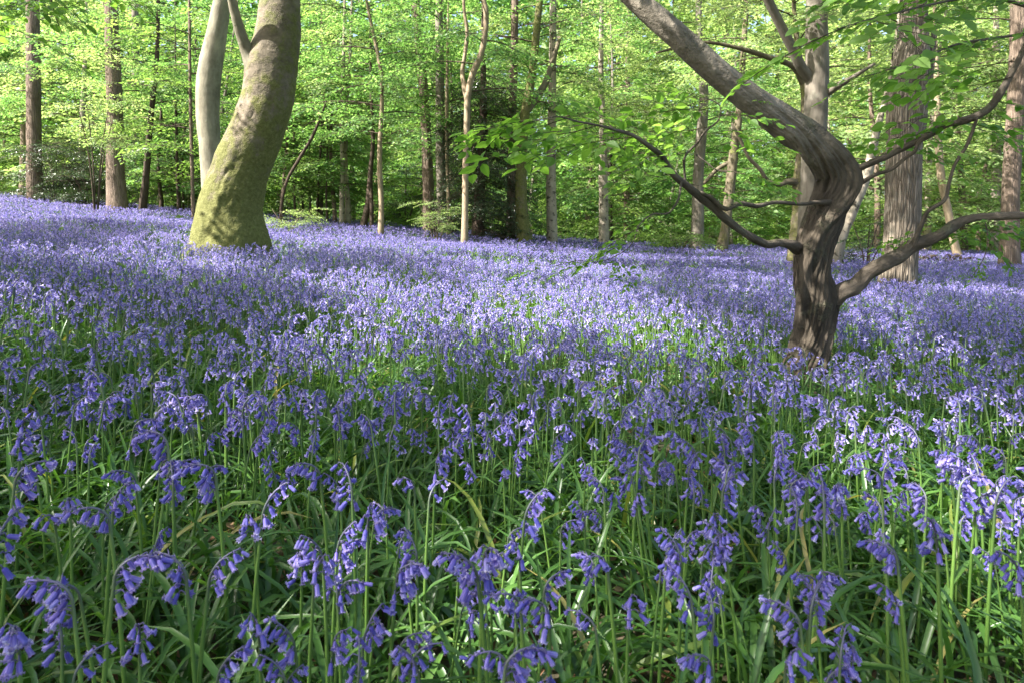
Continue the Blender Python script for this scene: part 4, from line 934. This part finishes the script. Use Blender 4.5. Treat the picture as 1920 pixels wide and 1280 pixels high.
# hand-set ones: (head px, head py, proto, yaw, height, label)
HAND = [(80, 1108, 1, 3.3, .40, 'big nodding bluebell in the lower left corner with a row of deep violet bells'), (275, 1050, 5, .4, .41, 'fullest bluebell head at lower left, crowded with pale violet bells'), (310, 1060, 8, 3.0, .39, 'bluebell head crowded against the right of the fullest lower left head'), (182, 1228, 11, 1., .33, 'small bluebell with few clustered bells low at the bottom left'),
        (430, 1066, 3, .3, .38, 'bluebell with a neat row of bells right of the fullest lower left head'), (472, 1190, 7, 4.6, .35, 'bluebell with few bells hanging in a line near the bottom, left of centre'), (360, 880, 5, 3.6, .42, None), (650, 900, 6, 2.2, .40, None), (690, 985, 7, 5.0, .40, None),
        (850, 1060, 8, 3.2, .41, 'bluebell with spreading bells and a pale bud tip, left of a close central pair'), (930, 1050, 1, 5.2, .42, 'bluebell with dense hanging bells, right of a close central pair'), (1000, 1225, 5, 0.2, .37, 'bluebell arching low at the bottom centre with a crowded pale head'), (905, 1232, 9, 3.4, .34, 'bluebell at the bottom left of the crowded pale arching head'), (812, 1222, 11, .2, .33, 'small bluebell with few bells near the bottom, left of centre line'), (1010, 955, 12, .3, .40, None), (600, 1085, 7, 5.5, .38, None),
        (1455, 1140, 1, 2.8, .36, None), (1540, 1125, 6, .6, .37, None), (1490, 1255, 4, 4.9, .35, None), (1580, 1215, 10, .9, .33, None), (1300, 1240, 13, 3.6, .34, None), (1270, 1030, 2, .5, .36, None), (1185, 1150, 4, 4.8, .35, None), (1080, 1160, 11, 3.0, .33, None), (1750, 1010, 10, 3.9, .42, None), (1640, 1025, 13, 2.9, .38, None),
        (1380, 905, 8, .4, .40, None), (1545, 935, 3, 1.2, .38, None), (45, 815, 12, 5.6, .42, None), (75, 880, 1, .5, .42, None), (150, 965, 9, 3.6, .42, None), (232, 940, 2, 5.9, .41, None), (280, 815, 5, 3., .43, None), (705, 1180, 7, .4, .33, 'sparse bluebell with a few slim bells near the bottom, left of centre'), (1880, 1060, 3, 3.3, .40, None), (20, 1000, 6, 1.5, .42, None), (520, 945, 10, .4, .4, None), (565, 880, 13, 3.7, .41, None),
        (1220, 830, 1, .6, .42, None), (1790, 870, 8, 3.2, .42, None), (1830, 900, 5, .2, .42, None), (1890, 930, 12, .2, .42, None), (760, 1250, 4, 3.5, .32, None)]
placed = []
for px, py, k, yaw, h, lab in HAND:
    # depth where a head of this height stands at this pixel; the nodding head hangs at about .93 h
    Y = 1.2
    for _ in range(12):
        x = (px - CX) / F * Y; Y = np.clip((ZC - float(zg(x, Y)) - h * .93) * F / (py - HY), .5, 6)
    s = h / .36; tip = PROTO[k][1][-3] * s
    x = (px - CX) / F * Y - tip[0] * math.cos(yaw); y = Y - tip[0] * math.sin(yaw)
    place_plant(k, x, y, yaw, s, label=lab); placed.append((x, y))
# the rest of the 300 nearest in view, random but spaced
ri = np.random.default_rng(301); tries = 0; cell = []
YI = 1.88
def dens(x, y): return .55 + .45 * (fbm(np.stack([np.asarray(x) * 2.2, np.asarray(y) * 2.2, 0 * np.asarray(x)], -1), 2, 17) + .4)
while len(placed) < 300 and tries < 20000:
    tries += 1
    y = .85 + (YI - .85) * ri.random() ** .60; x = ri.uniform(-.80, .80) * y
    if ri.random() < .42:
        a = placed[int(ri.integers(0, len(placed)))]; q = ri.uniform(.03, .10); b = ri.uniform(0, 6.28); x, y = a[0] + q * math.cos(b), a[1] + q * math.sin(b)
        if y < .6 or y > YI or abs(x) > .82 * y: continue
    px, py = topx(x, y, float(zg(x, y)) + .33)
    if py > 1230 and ri.random() < .5: continue
    if x > .2 and py > 1000 and ri.random() < .25: continue
    if ri.random() > dens(x, y): continue
    if any((x - a) ** 2 + (y - b) ** 2 < .026 ** 2 for a, b in placed): continue
    k = int(ri.integers(0, len(PROTO)))
    place_plant(k, x, y, ri.uniform(0, 6.28), ri.uniform(.74, 1.08) , (ri.normal(0, .06), ri.normal(0, .06))); placed.append((x, y))
print('individual bluebells', len(placed))

# --- the carpet: the rest of the bluebells, one object
def lod_tmpl(rng, bells_src, nseg, nst, h, nb, ped=False, stem_r=1.):
    P_, bells, peds = plant(rng, h, nb); g = Geo()
    idx = {9: [0, 2, 4, 6, 8, 10, 11, 13, 14], 6: [0, 3, 6, 9, 12, 14], 4: [0, 5, 10, 14]}[nst]
    rs = np.interp(np.linspace(0, 1, nst), [0, .6, 1], [.003, .0024, .0012]) * stem_r
    tube(g, P_[idx], rs, nseg, cap=False, tt=lambda s: .72 * s + .28 * np.clip((s - .7) / .3, 0, 1), var=.5)
    if ped:
        for p in peds: tube(g, p[[0, 2]], [.0008, .0008], 3, cap=False, tt=lambda s: .95 + 0 * s, var=.5)
    for e, bd, sc, kind in bells:
        V, Q, tt, rib = bells_src[min(kind, len(bells_src) - 1)]
        R_ = rot_to(bd, rng.uniform(0, 6.28))
        g.add(V @ R_.T * sc + e, Q, None, 1, tt=tt, rib=rib, var=rng.uniform(.0, 1.))
    V = np.concatenate(g.V); Q = np.concatenate(g.Q); qm = np.concatenate(g.qm)
    return dict(V=V, Q=Q, qm=qm, **{a: np.concatenate(g.A[a]) for a in ('var', 'tt', 'rib')})
def scatter(g, tms, X, Y, rng, s0=.70, s1=1.10, tilt=.08):
    which = rng.integers(0, len(tms), len(X)); Z = zg(X, Y) - .005
    for i, tm in enumerate(tms):
        k = np.where(which == i)[0]
        if not len(k): continue
        M_ = rotm(rng.uniform(0, 6.28, len(k)), rng.normal(0, tilt, len(k)), rng.normal(0, tilt, len(k))) * rng.uniform(s0, s1, len(k))[:, None, None]
        V = (np.einsum('kij,vj->kvi', M_, tm['V']) + np.stack([X[k], Y[k], Z[k]], -1)[:, None]).reshape(-1, 3)
        off = (np.arange(len(k)) * len(tm['V']))[:, None, None]
        var = ((tm['var'][None] + rng.uniform(0, 1, (len(k), 1))) % 1.0).reshape(-1)
        g.V.append(V.astype(np.float32)); g.Q.append((tm['Q'][None] + off).reshape(-1, 4).astype(np.int32) + g.n); g.qm.append(np.tile(tm['qm'], len(k)))
        g.A['var'].append(var.astype(np.float32)); g.A['tt'].append(np.tile(tm['tt'], len(k)).astype(np.float32)); g.A['rib'].append(np.tile(tm['rib'], len(k)).astype(np.float32)); g.A['moss'].append(np.zeros(len(V), np.float32)); g.B.append(np.zeros((len(V), 3), np.float32)); g.n += len(V)
TRUNKS = [(-3.48, 8.4, .46), (1.46, 3.4, .13), (4.86, 8.6, .30), (4.55, 10.5, .25)]
def pts_in(rng, y0, y1, per_m2, side=1.3, cluster=True):
    n = int(per_m2 * ((y1 ** 2 - y0 ** 2) * .8 + 2 * side * (y1 - y0)) * 1.0)
    y = np.sqrt(rng.uniform(y0 ** 2, y1 ** 2, n)) ; x = rng.uniform(-1, 1, n) * (.8 * y + side)
    k = np.ones(n, bool)
    if cluster: k &= rng.random(n) < np.clip(dens(x, y) * 1.1 + .1, .12, 1)
    for a, b, c in TRUNKS:
        q = np.hypot(x - a, y - b); k &= (q > c) & ((q > c * 1.9 + .15) | (rng.random(n) < .42))
    return x[k], y[k]
def carpet():
    rng = np.random.default_rng(400); g = Geo()
    hi = [lod_tmpl(rng, [bell_arrays(n=6, rings=((0, .0013), (.003, .0034), (.012, .0039))) if False else b for b in BELL_LO], 5, 9, .36, nb, True) for nb in (6, 8, 9, 10, 12, 13, 14, 7)]
    mid = [lod_tmpl(rng, BELL_LO, 3, 6, .36, nb) for nb in (7, 8, 9, 11, 12, 13)]
    far = [lod_tmpl(rng, BELL_X, 3, 4, .36, nb, stem_r=1.2) for nb in (6, 7, 8, 9, 10)]
    # beside the frame near the camera (for other viewpoints) and behind the individuals
    x, y = pts_in(rng, .6, YI, 80, 1.7); k = np.abs(x) > .80 * y; scatter(g, hi, x[k], y[k], rng)
    x, y = pts_in(rng, YI - .08, 5.2, 265); scatter(g, hi, x, y, rng)
    x, y = pts_in(rng, 5.2, 9.5, 250); scatter(g, mid, x, y, rng)
    x, y = pts_in(rng, 9.5, 15, 165); scatter(g, far, x, y, rng, .85, 1.2)
    x, y = pts_in(rng, 15, 24, 85); scatter(g, far, x, y, rng, 1., 1.35)
    x, y = pts_in(rng, 24, 34, 22); k = fbm(np.stack([x * .25, y * .25, 0 * x], -1), 2, 9) > .0; k &= x < 3; scatter(g, far, x[k], y[k], rng, 1., 1.4)
    print('carpet verts', g.n)
    o = g.build('bluebell_carpet', [M['stem'], M['bell']]); tag(o, 'carpet of violet bluebells spreading back to the trees', 'bluebells', kind='stuff')
carpet()

# --- strap leaves
def strap_leaves():
    rng = np.random.default_rng(500); g = Geo()
    def batch(X, Y, seg, wmul=1., lmul=1., fold=True):
        n = len(X); Z = zg(X, Y)
        L = rng.uniform(.18, .40, n) * lmul; Wd = rng.uniform(.0034, .0068, n) * wmul
        az = rng.uniform(0, 6.28, n); a0 = rng.uniform(.12, .85, n); bend = rng.uniform(1.0, 2.6, n); roll = rng.normal(0, .35, n); cur = rng.normal(0, .5, n)
        s = np.linspace(0, 1, seg + 1); ds = L[:, None] / seg
        ang = a0[:, None] + bend[:, None] * s[None] ** 1.6            # from vertical
        azs = az[:, None] + cur[:, None] * s[None] ** 2
        dx = np.sin(ang) * np.cos(azs); dy_ = np.sin(ang) * np.sin(azs); dz = np.cos(ang)
        D = np.stack([dx, dy_, dz], -1)
        C = np.cumsum(np.concatenate([np.zeros((n, 1, 3)), D[:, :-1] * ds[..., None]], 1), 1) + np.stack([X, Y, Z - .01], -1)[:, None]
        C[..., 2] = np.maximum(C[..., 2], (Z + .006 + .03 * rng.random(n))[:, None] - .02 * (s[None] == 0))
        side = np.stack([-np.sin(azs), np.cos(azs), np.sin(roll)[:, None] * np.ones_like(azs)], -1); side = nrm(side)
        up = nrm(np.cross(D, side))
        wv = Wd[:, None] * np.interp(s, [0, .15, .5, .8, 1], [.55, .8, 1, .8, .06])[None]
        lft = C + side * wv[..., None] + up * wv[..., None] * .45; rgt = C - side * wv[..., None] + up * wv[..., None] * .45
        k = seg + 1; var0 = np.clip(rng.normal(.42, .2, n), 0, .88); old = rng.random(n) < .03; var0[old] = rng.uniform(.9, 1, old.sum())
        if fold:
            V = np.stack([lft, C, rgt], 2).reshape(n, k * 3, 3); i = np.arange(seg)[:, None] * 3
            Q1 = np.concatenate([i + np.array([[0, 1, 4, 3]]), i + np.array([[1, 2, 5, 4]])]); nv = k * 3
        else:
            V = np.stack([lft, rgt], 2).reshape(n, k * 2, 3); i = np.arange(seg)[:, None] * 2; Q1 = i + np.array([[0, 1, 3, 2]]); nv = k * 2
        Q = (Q1[None] + (np.arange(n) * nv)[:, None, None]).reshape(-1, 4)
        g.add(V.reshape(-1, 3), Q, None, 0, var=np.repeat(var0, nv))
    def clump(x, y, per):
        kk = fbm(np.stack([x * 1.9, y * 1.9, 0 * x], -1), 2, 44) > -.55; x = x[kk]; y = y[kk]
        k = len(x); X = np.repeat(x, per) + rng.normal(0, .018, k * per); Y = np.repeat(y, per) + rng.normal(0, .018, k * per); return X, Y
    x, y = pts_in(rng, .35, 3.2, 270, 1.9, False); X, Y = clump(x, y, 5); batch(X, Y, 7)
    x, y = pts_in(rng, 3.2, 6, 110, 1.6, False); X, Y = clump(x, y, 4); batch(X, Y, 5)
    x, y = pts_in(rng, 6, 11, 48, .8, False); X, Y = clump(x, y, 3); batch(X, Y, 3, 1.2, fold=False)
    x, y = pts_in(rng, 11, 24, 16, .8, False); X, Y = clump(x, y, 3); batch(X, Y, 3, 1.6, 1.1, fold=False)
    print('leaf verts', g.n)
    o = g.build('bluebell_leaves', [M['strap']]); tag(o, 'mat of arching green strap leaves under the bluebells', 'leaves', kind='stuff')
strap_leaves()
def litter():
    rng = np.random.default_rng(600); g = Geo()
    x, y = pts_in(rng, .5, 6, 300, .6, False); n = len(x); b = np.stack([x, y, zg(x, y) + rng.uniform(.004, .035, n)], -1); a = rng.uniform(0, 6.28, n)
    d = nrm(np.stack([np.cos(a), np.sin(a), rng.normal(0, .25, n)], -1)); V, Q, T = leaves_full(b, d, leaf_frames(n, rng, .5), rng.uniform(.03, .06, n), .3)
    g.add(V, Q, T, 0, var=np.repeat(rng.random(n), 10))
    o = g.build('leaf_litter', [M['litter']], smooth=False); tag(o, 'brown dead leaves lying on the soil between the bluebell leaves', 'leaf litter', kind='stuff')
litter()
# one tall yellow-green grass blade pair in the middle of the drift
def grass():
    Y = 2.3; x0 = (1085 - CX) / F * Y; z0 = float(zg(x0, Y)); g = Geo()
    for dx, tipx, tipy in ((0, 1150, 738), (.012, 1128, 765)):
        a = np.array([x0 + dx, Y, z0]); t = P(tipx, tipy, Y - .05); m_ = (a + t) / 2 + [-.02, 0, .02]; Pt, _ = resample(np.array([a, m_, t]), [1, 1, 1], .04); n = len(Pt); s = np.linspace(0, 1, n)
        wv = np.interp(s, [0, .5, 1], [.004, .005, .0004])[:, None] * np.array([[.9, .4, .1]]); V = np.stack([Pt - wv, Pt + wv], 1).reshape(-1, 3); i = np.arange(n - 1)[:, None] * 2; g.add(V, i + np.array([[0, 1, 3, 2]]), None, 0, var=.8)
    o = g.build('grass_tuft', [M['grass']], loc=(x0, Y, z0)); tag(o, 'tall yellow green grass blades standing above the bluebells', 'grass')
grass()
